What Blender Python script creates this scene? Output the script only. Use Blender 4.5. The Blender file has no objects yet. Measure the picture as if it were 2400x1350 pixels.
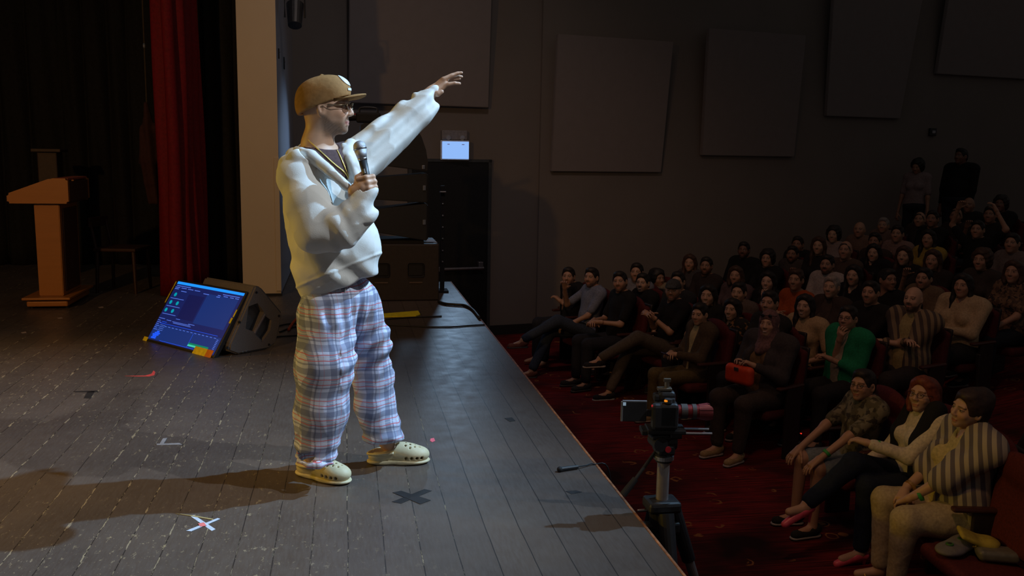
import bpy, bmesh, math, random
import numpy as np
from mathutils import Vector, Matrix

rnd=random.Random(7)
SC=bpy.context.scene; COL=SC.collection
# ------------------------------------------------------------------ camera
F=2150.0; CH=1.5; roll=math.radians(1.0)
def _unroll(x,y):
    c,s=math.cos(roll),math.sin(roll); return x*c+y*s,-x*s+y*c
_a,_b=_unroll(806-1200,345-675)
pitch=math.atan(-_b/F); yaw=math.atan2(-_a,F/math.cos(pitch))
FW=np.array([math.sin(yaw)*math.cos(pitch),math.cos(yaw)*math.cos(pitch),-math.sin(pitch)])
_r=np.array([math.cos(yaw),-math.sin(yaw),0.]); _u=np.cross(_r,FW)
_c,_s=math.cos(roll),math.sin(roll)
CR=_c*_r+_s*_u; CU=-_s*_r+_c*_u; CC=np.array([0,0,CH])
cd=bpy.data.cameras.new('camera'); cam=bpy.data.objects.new('camera',cd); COL.objects.link(cam)
cd.sensor_width=36; cd.lens=F/2400*36; cd.clip_end=100
M=Matrix.Identity(4)
for i in range(3):
    M[i][0]=CR[i]; M[i][1]=CU[i]; M[i][2]=-FW[i]; M[i][3]=CC[i]
cam.matrix_world=M; SC.camera=cam
def ray(px,py): return FW+CR*(px-1200)/F+CU*(675-py)/F
def atz(px,py,z=0.):
    d=ray(px,py); return CC+d*((z-CH)/d[2])
def aty(px,py,Y): d=ray(px,py); return CC+d*(Y/d[1])
def atx(px,py,X): d=ray(px,py); return CC+d*(X/d[0])
def atplane(px,py,p0,n): d=ray(px,py); return CC+d*(np.dot(np.array(p0)-CC,n)/np.dot(d,n))
# ------------------------------------------------------------------ exposure, world, lights
SC.view_settings.view_transform='Standard'; SC.view_settings.look='None'
SC.view_settings.exposure=0.0; SC.view_settings.gamma=1.0; SC.view_settings.use_curve_mapping=False
W=bpy.data.worlds.new('dim_room_air'); SC.world=W; W.use_nodes=True
W.node_tree.nodes['Background'].inputs[0].default_value=(1.0,.92,.86,1)
W.node_tree.nodes['Background'].inputs[1].default_value=.043
def spot(name,loc,tgt,energy,col,angle=40,blend=.5,radius=.06):
    l=bpy.data.lights.new(name,'SPOT'); l.energy=energy; l.color=col; l.spot_size=math.radians(angle); l.spot_blend=blend; l.shadow_soft_size=radius
    o=bpy.data.objects.new(name,l); COL.objects.link(o); o.location=loc
    o.rotation_euler=(Vector(tgt)-Vector(loc)).to_track_quat('-Z','Y').to_euler(); return o
def area(name,loc,tgt,energy,col,sx,sy):
    l=bpy.data.lights.new(name,'AREA'); l.energy=energy; l.color=col; l.shape='RECTANGLE'; l.size=sx; l.size_y=sy
    o=bpy.data.objects.new(name,l); COL.objects.link(o); o.location=loc
    o.rotation_euler=(Vector(tgt)-Vector(loc)).to_track_quat('-Z','Y').to_euler(); return o
COOL=(.62,.82,1.0)
COOL=(.36,.66,1.0)
spot('front_spot_light',(4.6,1.4,6.0),(-1.3,3.7,0.5),1250,(.80,.86,.90),42,1.0,.06)
spot('front_spot_light',(5.2,4.7,6.4),(-1.3,3.9,0.5),3500,COOL,42,1.0,.06)
spot('amber_back_light',(-5.6,4.9,2.4),(-.2,4.1,.9),330,(1.0,.62,.0),34,1.0,.1)
spot('amber_side_light',(-4.0,.5,3.6),(-2.4,7.5,.8),430,(1.0,.52,.16),66,.9,.1)
spot('amber_floor_light',(-5.5,6.5,4.0),(-2.6,5.2,0),470,(1.0,.50,.03),60,1.0,.2)
spot('white_down_light',(-3.0,.6,6.0),(-1.9,2.5,0),430,(1.0,.74,.50),54,1.0,.3)
spot('warm_wall_light',(.9,6.5,6.6),(1.0,12.0,.8),135,(1.0,.83,.78),70,1.0,.4)
spot('warm_house_light',(1.6,6.5,6.6),(4.6,9.8,-.8),112,(1.0,.44,.26),80,1.0,.4)
spot('warm_house_light',(.6,2.5,5.6),(3.5,5.0,-.8),150,(1.0,.50,.27),62,1.0,.3)
# ------------------------------------------------------------------ object helpers
def tag(o,label=None,cat=None,group=None,kind=None):
    if label: o['label']=label
    if cat: o['category']=cat
    if group: o['group']=group
    if kind: o['kind']=kind
    return o
def thing(name,label,cat,loc=(0,0,0),rz=0,group=None):
    o=bpy.data.objects.new(name,None); COL.objects.link(o); o.empty_display_size=.1
    o.location=loc; o.rotation_euler=(0,0,rz); return tag(o,label,cat,group)
def link(name,me,mats,parent=None,smooth=None):
    if not isinstance(mats,(list,tuple)): mats=[mats]
    for m in mats: me.materials.append(m)
    o=bpy.data.objects.new(name,me); COL.objects.link(o)
    if parent is not None: o.parent=parent
    return o
def obj(name,bm,mats,parent=None,smooth=False):
    bmesh.ops.recalc_face_normals(bm,faces=bm.faces)
    me=bpy.data.meshes.new(name); bm.to_mesh(me); bm.free()
    if smooth: me.shade_smooth()
    return link(name,me,mats,parent)
def struct(name,bm,m,smooth=False): return tag(obj(name,bm,m,None,smooth),kind='structure')
def V(*a): return Vector(a)
def box(bm,c,s,R=None,bev=0,mi=0,seg=2):
    """box centre c, full size s"""
    r=bmesh.ops.create_cube(bm,size=1); vs=r['verts']
    for v in vs: v.co=Vector((v.co.x*s[0],v.co.y*s[1],v.co.z*s[2]))
    if bev:
        es=list({e for v in vs for e in v.link_edges})
        g=bmesh.ops.bevel(bm,geom=es,offset=bev,segments=seg,affect='EDGES',profile=.5)
        vs=list({v for f in g['faces'] for v in f.verts}|{v for v in vs if v.is_valid})
    fs={f for v in vs for f in v.link_faces}
    for v in vs:
        co=v.co
        if R is not None: co=R@co
        v.co=co+Vector(c)
    for f in fs: f.material_index=mi
    return vs
def prism(bm,pts,x0,x1,axis=0,mi=0):
    """polygon pts (a,b) in the two other axes, extruded along axis"""
    def mk(t,p):
        if axis==0: return (t,p[0],p[1])
        if axis==1: return (p[0],t,p[1])
        return (p[0],p[1],t)
    a=[bm.verts.new(mk(x0,p)) for p in pts]; b=[bm.verts.new(mk(x1,p)) for p in pts]
    n=len(pts); fs=[bm.faces.new(a),bm.faces.new(b[::-1])]
    for i in range(n): fs.append(bm.faces.new((a[i],b[i],b[(i+1)%n],a[(i+1)%n])))
    for f in fs: f.material_index=mi
def frame_to(d):
    d=Vector(d).normalized(); return d.to_track_quat('Z','Y').to_matrix()
def cyl(bm,a,b,r0,r1=None,n=16,mi=0):
    if r1 is None: r1=r0
    a=Vector(a); b=Vector(b); R=frame_to(b-a); va=[];vb=[]
    for i in range(n):
        t=2*math.pi*i/n; u=R@Vector((math.cos(t),math.sin(t),0))
        va.append(bm.verts.new(a+u*r0)); vb.append(bm.verts.new(b+u*r1))
    fs=[bm.faces.new(va[::-1]),bm.faces.new(vb)]
    for i in range(n): fs.append(bm.faces.new((va[i],va[(i+1)%n],vb[(i+1)%n],vb[i])))
    for f in fs: f.material_index=mi
def tube(bm,pts,r,n=8,mi=0,close=False):
    pts=[Vector(p) for p in pts]; N=len(pts); rings=[]
    up=Vector((0,0,1))
    for i,p in enumerate(pts):
        if close: d=pts[(i+1)%N]-pts[i-1]
        else: d=pts[min(i+1,N-1)]-pts[max(i-1,0)]
        d.normalize(); s=d.cross(up)
        if s.length<1e-3: s=d.cross(Vector((1,0,0)))
        s.normalize(); t=s.cross(d); rr=r[i] if isinstance(r,(list,tuple)) else r
        rings.append([bm.verts.new(p+s*math.cos(2*math.pi*k/n)*rr+t*math.sin(2*math.pi*k/n)*rr) for k in range(n)])
    m=N if close else N-1
    for i in range(m):
        A=rings[i];B=rings[(i+1)%N]
        for k in range(n):
            f=bm.faces.new((A[k],A[(k+1)%n],B[(k+1)%n],B[k])); f.material_index=mi
    if not close:
        for q in (rings[0],rings[-1]):
            f=bm.faces.new(q); f.material_index=mi
def spline(pts,n=8):
    P=[np.array(p,float) for p in pts]; P=[2*P[0]-P[1]]+P+[2*P[-1]-P[-2]]; out=[]
    for i in range(1,len(P)-2):
        for k in range(n):
            t=k/n; a,b,c,d=P[i-1:i+3]
            out.append(.5*((2*b)+(-a+c)*t+(2*a-5*b+4*c-d)*t*t+(-a+3*b-3*c+d)*t**3))
    out.append(P[-2]); return [tuple(q) for q in out]
def ball(bm,c,r,sc=(1,1,1),n=16,mi=0):
    g=bmesh.ops.create_uvsphere(bm,u_segments=n,v_segments=max(6,n//2),radius=1)
    for v in g['verts']: v.co=Vector((v.co.x*r*sc[0],v.co.y*r*sc[1],v.co.z*r*sc[2]))+Vector(c)
    for f in {f for v in g['verts'] for f in v.link_faces}: f.material_index=mi
# ------------------------------------------------------------------ materials
class N:
    def __init__(s,name):
        s.m=bpy.data.materials.new(name); s.m.use_nodes=True; s.t=s.m.node_tree; s.n=s.t.nodes
        s.b=s.n['Principled BSDF']
    def new(s,t,**k):
        n=s.n.new(t)
        for a,v in k.items(): setattr(n,a,v)
        return n
    def l(s,a,b): s.t.links.new(a,b)
    def set(s,i,v):
        if hasattr(v,'is_output') or isinstance(v,bpy.types.NodeSocket): s.l(v,i)
        else: i.default_value=v
    def math(s,op,a,b=0.,c=0.,clamp=False):
        n=s.new('ShaderNodeMath',operation=op,use_clamp=clamp); s.set(n.inputs[0],a); s.set(n.inputs[1],b); s.set(n.inputs[2],c); return n.outputs[0]
    def mix(s,f,a,b):
        n=s.new('ShaderNodeMix',data_type='RGBA'); s.set(n.inputs[0],f)
        for i,v in ((6,a),(7,b)):
            s.set(n.inputs[i],v if not isinstance(v,tuple) else (*v[:3],1))
        return n.outputs[2]
    def coord(s,kind='Object'): return s.new('ShaderNodeTexCoord').outputs[kind]
    def noise(s,scale,detail=2,vec=None,rough=.5,dim='3D'):
        n=s.new('ShaderNodeTexNoise'); n.inputs['Scale'].default_value=scale; n.inputs['Detail'].default_value=detail; n.inputs['Roughness'].default_value=rough
        if vec is not None: s.l(vec,n.inputs['Vector'])
        return n.outputs[0]
    def mapping(s,vec,sc=(1,1,1),rot=(0,0,0),loc=(0,0,0)):
        n=s.new('ShaderNodeMapping'); s.l(vec,n.inputs[0]); n.inputs['Scale'].default_value=sc; n.inputs['Rotation'].default_value=rot; n.inputs['Location'].default_value=loc; return n.outputs[0]
    def ramp(s,v,lo,hi):
        n=s.new('ShaderNodeMapRange'); s.set(n.inputs[0],v); n.inputs[1].default_value=lo; n.inputs[2].default_value=hi; return n.outputs[0]
    def bump(s,h,strength=.3,dist=.01):
        n=s.new('ShaderNodeBump'); n.inputs['Strength'].default_value=strength; n.inputs['Distance'].default_value=dist; s.l(h,n.inputs['Height']); s.l(n.outputs[0],s.b.inputs['Normal'])
def lin(r,g,b):
    f=lambda c:(c/255/12.92 if c/255<=.04045 else ((c/255+.055)/1.055)**2.4); return (f(r),f(g),f(b))
_cache={}
def mat(name,col,rough=.6,metal=0.,var=.15,scale=30,bump=.0,spec=.5):
    k=(name,tuple(round(c,4) for c in col),rough,metal)
    if k in _cache: return _cache[k]
    n=N(name); v=n.noise(scale,3,n.coord())
    c1=tuple(c*(1-var) for c in col); c2=tuple(min(1,c*(1+var)) for c in col)
    n.l(n.mix(n.ramp(v,.3,.7),c1,c2),n.b.inputs['Base Color'])
    n.b.inputs['Roughness'].default_value=rough; n.b.inputs['Metallic'].default_value=metal; n.b.inputs['Specular IOR Level'].default_value=spec
    if bump: n.bump(v,bump,.004)
    _cache[k]=n.m; return n.m
def fabric(col,rough=.9): return mat('fabric',col,rough,0,.18,60,.25,.25)
def emit(name,col,strength):
    n=N(name); n.b.inputs['Base Color'].default_value=(*[c*.2 for c in col],1); n.b.inputs['Emission Color'].default_value=(*col,1); n.b.inputs['Emission Strength'].default_value=strength
    n.b.inputs['Roughness'].default_value=.4
    v=n.noise(20,1,n.coord()); n.l(n.ramp(v,-3,3.2),n.b.inputs['Coat Weight']) if False else None
    return n.m
def skin_mat():
    n=N('skin'); a=n.new('ShaderNodeAttribute'); a.attribute_name='Col'
    v=n.noise(80,2,n.coord()); n.l(n.mix(n.math('MULTIPLY',v,.16),a.outputs['Color'],(.30,.12,.08)),n.b.inputs['Base Color'])
    n.b.inputs['Roughness'].default_value=.5; n.b.inputs['Subsurface Weight'].default_value=0.0; return n.m
SKIN=skin_mat()
BLACK=mat('black_plastic',(.018,.018,.02),.45)
BLACKM=mat('matte_black',(.012,.012,.013),.8)
CHROME=mat('metal_grey',(.35,.35,.37),.3,.9,.05)
# ------------------------------------------------------------------ signed distance modelling
f32=np.float32
def rotz(a): c,s=math.cos(a),math.sin(a); return np.array([[c,-s,0],[s,c,0],[0,0,1.]])
def rotx(a): c,s=math.cos(a),math.sin(a); return np.array([[1,0,0],[0,c,-s],[0,s,c]])
def roty(a): c,s=math.cos(a),math.sin(a); return np.array([[c,0,s],[0,1,0],[-s,0,c]])
class S:
    def __init__(s,h): s.h=h; s.p=[]
    def c(s,a,b,ra,rb=None,k=.02,op=1):
        a=np.array(a,float);b=np.array(b,float); rb=ra if rb is None else rb
        r=max(ra,rb); s.p.append(('c',(a,b,ra,rb),np.minimum(a,b)-r,np.maximum(a,b)+r,k,op)); return s
    def e(s,c,r,R=None,k=.02,op=1):
        c=np.array(c,float); r=np.array(r,float)*np.ones(3)
        ext=r if R is None else np.sqrt(((R*r)**2).sum(1))
        s.p.append(('e',(c,r,R),c-ext,c+ext,k,op)); return s
    def b(s,c,hs,rd=.01,R=None,k=.01,op=1):
        c=np.array(c,float); hs=np.array(hs,float)
        ext=hs if R is None else np.abs(R)@hs
        s.p.append(('b',(c,hs,rd,R),c-ext,c+ext,k,op)); return s
    def chain(s,pts,rs,k=.02,op=1):
        for i in range(len(pts)-1): s.c(pts[i],pts[i+1],rs[i],rs[i+1],k,op)
        return s
    def plane(s,p,n,k=.005):
        """cut away the side the normal points to"""
        s.p.append(('p',(np.array(p,float),np.array(n,float)/np.linalg.norm(n)),None,None,k,-1)); return s
    def grid(s):
        lo=np.min([q[2] for q in s.p if q[5]>0],0)-s.h*3-.012; hi=np.max([q[3] for q in s.p if q[5]>0],0)+s.h*3+.012
        n=np.ceil((hi-lo)/s.h).astype(int)+1
        return lo,n
    def field(s,disp=None):
        lo,n=s.grid(); h=s.h
        ax=[(lo[i]+np.arange(n[i])*h).astype(f32) for i in range(3)]
        D=np.full(n,.5,f32)
        for t,a,pl,ph,k,op in s.p:
            m=k+h*3
            if t=='p': i0=np.zeros(3,int); i1=n
            else:
                i0=np.clip(np.floor((pl-m-lo)/h).astype(int),0,n); i1=np.clip(np.ceil((ph+m-lo)/h).astype(int)+1,0,n)
            if (i1<=i0).any(): continue
            sl=tuple(slice(i0[i],i1[i]) for i in range(3))
            X=ax[0][sl[0]][:,None,None]; Y=ax[1][sl[1]][None,:,None]; Z=ax[2][sl[2]][None,None,:]
            if t=='c':
                A,B,ra,rb=a; d=B-A; L=float(d@d)+1e-12
                u=np.clip(((X-A[0])*d[0]+(Y-A[1])*d[1]+(Z-A[2])*d[2])/L,0,1).astype(f32)
                q=np.sqrt((X-A[0]-u*d[0])**2+(Y-A[1]-u*d[1])**2+(Z-A[2]-u*d[2])**2)-(ra+(rb-ra)*u)
            elif t=='p':
                q=-((X-a[0][0])*a[1][0]+(Y-a[0][1])*a[1][1]+(Z-a[0][2])*a[1][2])
            else:
                c=a[0]; R=a[-1]; x,y,z=X-c[0],Y-c[1],Z-c[2]
                if R is not None:
                    x,y,z=[x*R[0,i]+y*R[1,i]+z*R[2,i] for i in range(3)]
                if t=='e':
                    r=a[1]; k0=np.sqrt((x/r[0])**2+(y/r[1])**2+(z/r[2])**2); k1=np.sqrt((x/r[0]**2)**2+(y/r[1]**2)**2+(z/r[2]**2)**2)+1e-6
                    q=k0*(k0-1)/k1
                else:
                    hs,rd=a[1],a[2]; qx=np.abs(x)-(hs[0]-rd);qy=np.abs(y)-(hs[1]-rd);qz=np.abs(z)-(hs[2]-rd)
                    q=np.sqrt(np.maximum(qx,0)**2+np.maximum(qy,0)**2+np.maximum(qz,0)**2)+np.minimum(np.maximum(qx,np.maximum(qy,qz)),0)-rd
            q=np.asarray(q,f32); d0=D[sl]
            if op>0:
                hh=np.maximum(k-np.abs(d0-q),0)/k; D[sl]=np.minimum(d0,q)-hh*hh*k*.25
            else:
                q=-q; hh=np.maximum(k-np.abs(d0-q),0)/k; D[sl]=np.maximum(d0,q)+hh*hh*k*.25
        if disp is not None:
            m=np.abs(D)<.06; I=np.nonzero(m)
            P=[ax[i][I[i]] for i in range(3)]
            D[m]+=disp(P[0],P[1],P[2]).astype(f32)
        return D,lo
    def nets(s,disp=None):
        D,lo=s.field(disp); h=s.h; ins=D<0; n=D.shape
        cnt=np.zeros((n[0]-1,n[1]-1,n[2]-1),np.int8)
        for i in (0,1):
            for j in (0,1):
                for k in (0,1): cnt+=ins[i:n[0]-1+i,j:n[1]-1+j,k:n[2]-1+k]
        act=(cnt>0)&(cnt<8); I=np.array(np.nonzero(act)); nv=I.shape[1]
        idx=np.full(act.shape,-1,np.int64); idx[act]=np.arange(nv)
        cv={}
        for i in (0,1):
            for j in (0,1):
                for k in (0,1): cv[i,j,k]=D[I[0]+i,I[1]+j,I[2]+k]
        acc=np.zeros((nv,3)); w=np.zeros(nv)
        for a in cv:
            for ax in range(3):
                if a[ax]==0:
                    b=list(a); b[ax]=1; b=tuple(b); da,db=cv[a],cv[b]; m=(da<0)!=(db<0)
                    t=da[m]/(da[m]-db[m]); p=np.tile(np.array(a,float),(m.sum(),1)); p[:,ax]=t; acc[m]+=p; w[m]+=1
        Vt=lo+h*(I.T+acc/w[:,None])
        fs=[]
        for ax in range(3):
            sl0=[slice(None)]*3; sl1=[slice(None)]*3; sl0[ax]=slice(0,-1); sl1[ax]=slice(1,None)
            A=ins[tuple(sl0)];B=ins[tuple(sl1)]; E=np.array(np.nonzero(A!=B)).T
            o=[a for a in range(3) if a!=ax]
            E=E[(E[:,o[0]]>0)&(E[:,o[1]]>0)&(E[:,o[0]]<n[o[0]]-1)&(E[:,o[1]]<n[o[1]]-1)]
            def ci(d0,d1):
                q=E.copy(); q[:,o[0]]+=d0; q[:,o[1]]+=d1; return idx[q[:,0],q[:,1],q[:,2]]
            Q=np.stack([ci(-1,-1),ci(0,-1),ci(0,0),ci(-1,0)],1)
            flip=A[E[:,0],E[:,1],E[:,2]]
            if ax==1: flip=~flip
            Q[~flip]=Q[~flip][:,::-1]; fs.append(Q)
        return Vt,np.concatenate(fs)
def rawmesh(name,Vt,Fq,cols=None):
    me=bpy.data.meshes.new(name); me.vertices.add(len(Vt)); me.vertices.foreach_set('co',Vt.astype(f32).ravel())
    me.loops.add(Fq.size); me.loops.foreach_set('vertex_index',Fq.astype(np.int32).ravel())
    me.polygons.add(len(Fq)); me.polygons.foreach_set('loop_start',(np.arange(len(Fq))*4).astype(np.int32))
    me.polygons.foreach_set('use_smooth',np.ones(len(Fq),bool))
    me.update(calc_edges=True)
    if cols is not None:
        a=me.color_attributes.new('Col','FLOAT_COLOR','POINT'); c4=np.ones((len(Vt),4),f32); c4[:,:3]=cols; a.data.foreach_set('color',c4.ravel())
    return me
def sobj(name,s,m,parent,disp=None,off=(0,0,0)):
    Vt,Fq=s.nets(disp); return link(name,rawmesh(name,Vt-np.array(off),Fq),m,parent)
def joinraw(parts):
    vs=[];fs=[];n=0
    for v,f in parts: vs.append(v); fs.append(f+n); n+=len(v)
    return np.concatenate(vs),np.concatenate(fs)
_rs=np.random.RandomState(3); _K=_rs.normal(size=(14,3)); _K/=np.linalg.norm(_K,axis=1)[:,None]; _PH=_rs.rand(14)*6.28
def wob(x,y,z,f,seed=0,n=5):
    r=0
    for i in range(n):
        k=_K[(i+seed)%14]*f*(.7+.25*i); r=r+np.sin(x*k[0]+y*k[1]+z*k[2]+_PH[(i*3+seed)%14])
    return r/n
# head in its own frame: +Y face, +X its right, +Z up, centre of skull at origin
def head_prims(s,female=False,jaw=1.0,R=None,c=None,big=1.0):
    R=np.eye(3) if R is None else R; c=np.zeros(3) if c is None else np.array(c)
    t=lambda *p: c+R@(np.array(p)*big)
    b=big; f=.92 if female else 1.0
    s.e(t(0,-.008,.022),(.077*b,.098*b,.1*b),R,.02)
    s.e(t(0,.026,-.034),(.058*f*jaw*b,.064*b,.070*b),R,.035)
    s.e(t(0,.067,-.086),(.024*f*b,.02*b,.018*b),R,.025)
    for q in (-1,1):
        s.e(t(q*.036,.066,-.02),(.02*b,.016*b,.018*b),R,.02)
        s.c(t(q*.012,.088,.034),t(q*.042,.078,.034),.009*b,.007*b,.012)
        s.e(t(q*.078,-.006,.0),(.009*b,.018*b,.031*b),R@rotz(q*.35),.008)
        s.e(t(q*.084,.0,.003),(.005*b,.009*b,.017*b),R,.004,-1)
        s.e(t(q*.030,.098,.012),(.017*b,.014*b,.010*b),R,.010,-1)
        s.e(t(q*.030,.080,.012),(.0135*b,.0125*b,.0115*b),R,.003)
        s.e(t(q*.012,.100,-.024),(.008*b,.008*b,.007*b),R,.007)
    s.c(t(0,.092,.022),t(0,.108,-.018),.0075*b,.0115*b,.010)
    s.c(t(-.016,.0885,-.052),t(.016,.0885,-.052),.005*b,.005*b,.006)
    s.c(t(-.013,.087,-.065),t(.013,.087,-.065),.0053*b,.0053*b,.006)
    s.c(t(-.020,.100,-.0588),t(.020,.100,-.0588),.0035*b,.0035*b,.003,-1)
def head_cols(V0,skin,hair,beard=0,lips=None,cap=False,scale=1.):
    """V0 head-local vertex positions"""
    x,y,z=V0.T/scale; ax=np.abs(x); n=len(x); C=np.tile(np.array(skin,f32),(n,1))
    sk=np.array(skin); lips=lips if lips is not None else sk*np.array([.95,.60,.62])
    cheek=np.exp(-((ax-.04)**2+(z+.02)**2)/.0005)*(y>.03); C*=1-cheek[:,None]*np.array([-.06,.08,.1])
    if beard:
        sst=lambda v,w:np.clip(v/w,0,1)
        zb=-.046+np.clip(.035-y,0,.05)*1.1
        wgt=sst(zb-z,.016)*sst(y+.018,.02)*sst(z+.128,.02)
        wgt=np.maximum(wgt,sst(.034-ax,.008)*sst(-.031-z,.006)*sst(z+.056,.006)*(y>.07))
        wgt*=1-((ax<.022)&(np.abs(z+.059)<.009)); wgt*=beard*(.82+.18*np.sin(x*900)*np.sin(z*800+y*700))
        C=C*(1-wgt[:,None])+np.array(hair)*wgt[:,None]
    m=(y>.07)&(ax<.025)&(np.abs(z+.0595-7*ax*ax)<.0095-.22*ax); C[m]=lips
    m=(y>.06)&(ax>.010)&(ax<.05)&(np.abs(z-.0335+.22*(ax-.03).clip(0))<.0036); C[m]=C[m]*.3+np.array(hair)*.7
    m=(y>.07)&(((ax-.030)/.0125)**2+((z-.0105)/.0048)**2<1); C[m]=(.36,.31,.27)
    m=(y>.07)&(((ax-.030)/.0058)**2+((z-.0115)/.0056)**2<1); C[m]=(.02,.012,.01)
    m=(y>.07)&(ax>.014)&(ax<.047)&(np.abs(z-.0170+.16*np.abs(ax-.03))<.0022); C[m]=np.array(hair)*.6
    return C
# hand in its own frame: wrist at origin, fingers along +Y, palm facing -Z, thumb on +X*side
def hand_prims(s,side=1,curl=.5,spread=.12,thumb=.5,T=None,sc=1.0,curls=None):
    T=T or (lambda p:p)
    t=lambda p:T(np.array(p)*sc); S_=sc
    s.c(t((0,-.05,0)),t((0,.0,0)),.026*S_,.024*S_,.015)
    s.c(t((side*.012,.01,0)),t((side*.022,.078,.002)),.019*S_,.016*S_,.02)
    s.c(t((0,.01,0)),t((0,.082,.004)),.018*S_,.016*S_,.02)
    s.c(t((-side*.012,.01,0)),t((-side*.020,.078,.0)),.018*S_,.015*S_,.02)
    for i,(x,L,r) in enumerate(((.031,.070,.0090),(.0105,.078,.0095),(-.0105,.072,.0090),(-.030,.058,.0080))):
        cu=curls[i] if curls else curl; p=np.array([side*x,.086-(.006 if i==3 else 0)-(.0 if i else .002),.002]); a=cu*.55; rr=r
        az=side*x/.03*spread
        for j,fr in enumerate((.45,.31,.24)):
            d=np.array([math.sin(az)*math.cos(a),math.cos(az)*math.cos(a),-math.sin(a)])
            q=p+d*L*fr; s.c(t(p),t(q),rr*S_,rr*.93*S_,.004); p=q; rr*=.92; a+=cu*(1.0 if j==0 else .8)
    p=np.array([side*.022,.018,-.006]); 
    for j,(L,r) in enumerate(((.042,.0135),(.032,.0105),(.026,.0095))):
        ang=.95-thumb*.35*j; d=np.array([side*math.sin(ang)*.85,math.cos(ang),-.3-.35*thumb*j]); d/=np.linalg.norm(d)
        q=p+d*L; s.c(t(p),t(q),r*S_,r*.9*S_,.006); p=q
_tpl={}
def head_tpl(female,h):
    k=('h',female,h)
    if k not in _tpl:
        s=S(h); head_prims(s,female); s.c((0,-.03,-.05),(0,-.05,-.17),.05 if female else .058,.055 if female else .066,.03)
        _tpl[k]=s.nets()
    return _tpl[k]
def hand_tpl(side,curl,h):
    k=('hd',side,curl,h)
    if k not in _tpl:
        s=S(h); hand_prims(s,side,curl); _tpl[k]=s.nets()
    return _tpl[k]
# ================================================================== SETTING
FZ=-1.15
def stage_mat():
    n=N('worn_painted_stage_boards'); co=n.coord()
    sx=n.new('ShaderNodeSeparateXYZ'); n.l(co,sx.inputs[0]); X,Y=sx.outputs[0],sx.outputs[1]
    wig=n.math('MULTIPLY',n.math('SUBTRACT',n.noise(2.5,3,co),.5),.012)
    u=n.math('DIVIDE',n.math('ADD',X,wig),.136); fr=n.math('FRACT',u); fl=n.math('FLOOR',u)
    dist=n.math('MULTIPLY',n.math('MINIMUM',fr,n.math('SUBTRACT',1.,fr)),.136)   # metres from seam
    wn=n.new('ShaderNodeTexWhiteNoise',noise_dimensions='1D'); n.l(fl,wn.inputs['W'])
    wear=n.ramp(X,.55,-.35)                     # boards upstage centre are scuffed, the lip is newer
    chips=n.noise(1.0,6,n.mapping(co,(60,9,1)),.7)
    ub=n.math('FLOOR',n.math('ADD',u,.5)); wb=n.new('ShaderNodeTexWhiteNoise',noise_dimensions='1D'); n.l(ub,wb.inputs['W'])
    strong=n.math('MULTIPLY_ADD',n.math('POWER',wb.outputs[0],1.6),1.25,.12)
    wid=n.math('MULTIPLY',n.math('MULTIPLY',n.math('MULTIPLY',n.ramp(chips,.50,.74),wear),.014),strong)
    line=n.math('LESS_THAN',dist,wid)
    seam=n.math('LESS_THAN',dist,.0022)
    sp=n.noise(1.0,7,n.mapping(co,(34,17,1)),.72); speck=n.math('MULTIPLY',n.ramp(sp,.595,.63),n.math('MULTIPLY',wear,n.ramp(n.noise(1.1,2,co),.38,.55)))
    sp2=n.noise(1.0,5,n.mapping(co,(110,50,1)),.7); speck2=n.math('MULTIPLY',n.ramp(sp2,.62,.68),wear)
    big=n.noise(1.6,5,co,.65); fine=n.noise(1.,6,n.mapping(co,(90,12,1)),.6)
    base=n.mix(n.ramp(big,.3,.7),(.070,.052,.042),(.112,.085,.066))
    base=n.mix(n.math('MULTIPLY',n.ramp(fine,.35,.7),.35),base,(.14,.125,.115))
    base=n.mix(n.math('MULTIPLY',wn.outputs[0],.25),base,(.05,.045,.045))
    base=n.mix(n.math('MULTIPLY',seam,.75),base,(.012,.01,.01))
    dust=n.mix(n.noise(6,2,co),(.30,.26,.21),(.42,.33,.16))
    col=n.mix(n.math('MULTIPLY',speck2,.5),base,dust)
    col=n.mix(n.math('MULTIPLY',speck,.65),col,dust); col=n.mix(n.math('MULTIPLY',line,.72),col,dust)
    n.l(col,n.b.inputs['Base Color'])
    n.l(n.math('ADD',n.math('MULTIPLY',n.noise(9,4,co),.22),n.math('MULTIPLY_ADD',line,.3,.31)),n.b.inputs['Roughness'])
    n.bump(n.math('ADD',n.math('MULTIPLY',fine,.35),n.math('MULTIPLY',seam,-1.0)),.35,.003)
    return n.m
def carpet_mat():
    n=N('red_patterned_carpet'); co=n.coord()
    st=n.noise(1.,4,n.mapping(co,(2.5,60,1),(0,0,.12)),.7)
    base=n.mix(n.ramp(st,.38,.62),(.06,.011,.012),(.25,.020,.022))
    base=n.mix(n.ramp(n.noise(1.3,3,co),.4,.7),base,(.022,.008,.008))
    vo=n.new('ShaderNodeTexVoronoi',feature='F1'); n.l(n.mapping(co,(4.2,4.2,.01)),vo.inputs['Vector']); vo.inputs['Scale'].default_value=1; vo.inputs['Randomness'].default_value=.9
    d=n.math('ADD',vo.outputs['Distance'],n.math('MULTIPLY',n.math('SUBTRACT',n.noise(7,2,co),.5),.42))
    ring=n.math('LESS_THAN',n.math('ABSOLUTE',n.math('SUBTRACT',d,.22)),.030); blob=n.math('LESS_THAN',d,.10)
    m=n.math('MULTIPLY',n.math('MAXIMUM',ring,blob),n.ramp(n.noise(5.1,2,co),.47,.53))
    n.l(n.mix(n.math('MULTIPLY',m,.8),base,(.30,.13,.045)),n.b.inputs['Base Color'])
    n.b.inputs['Roughness'].default_value=.95; n.b.inputs['Specular IOR Level'].default_value=.1
    n.bump(n.noise(300,2,co),.4,.004); return n.m
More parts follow.
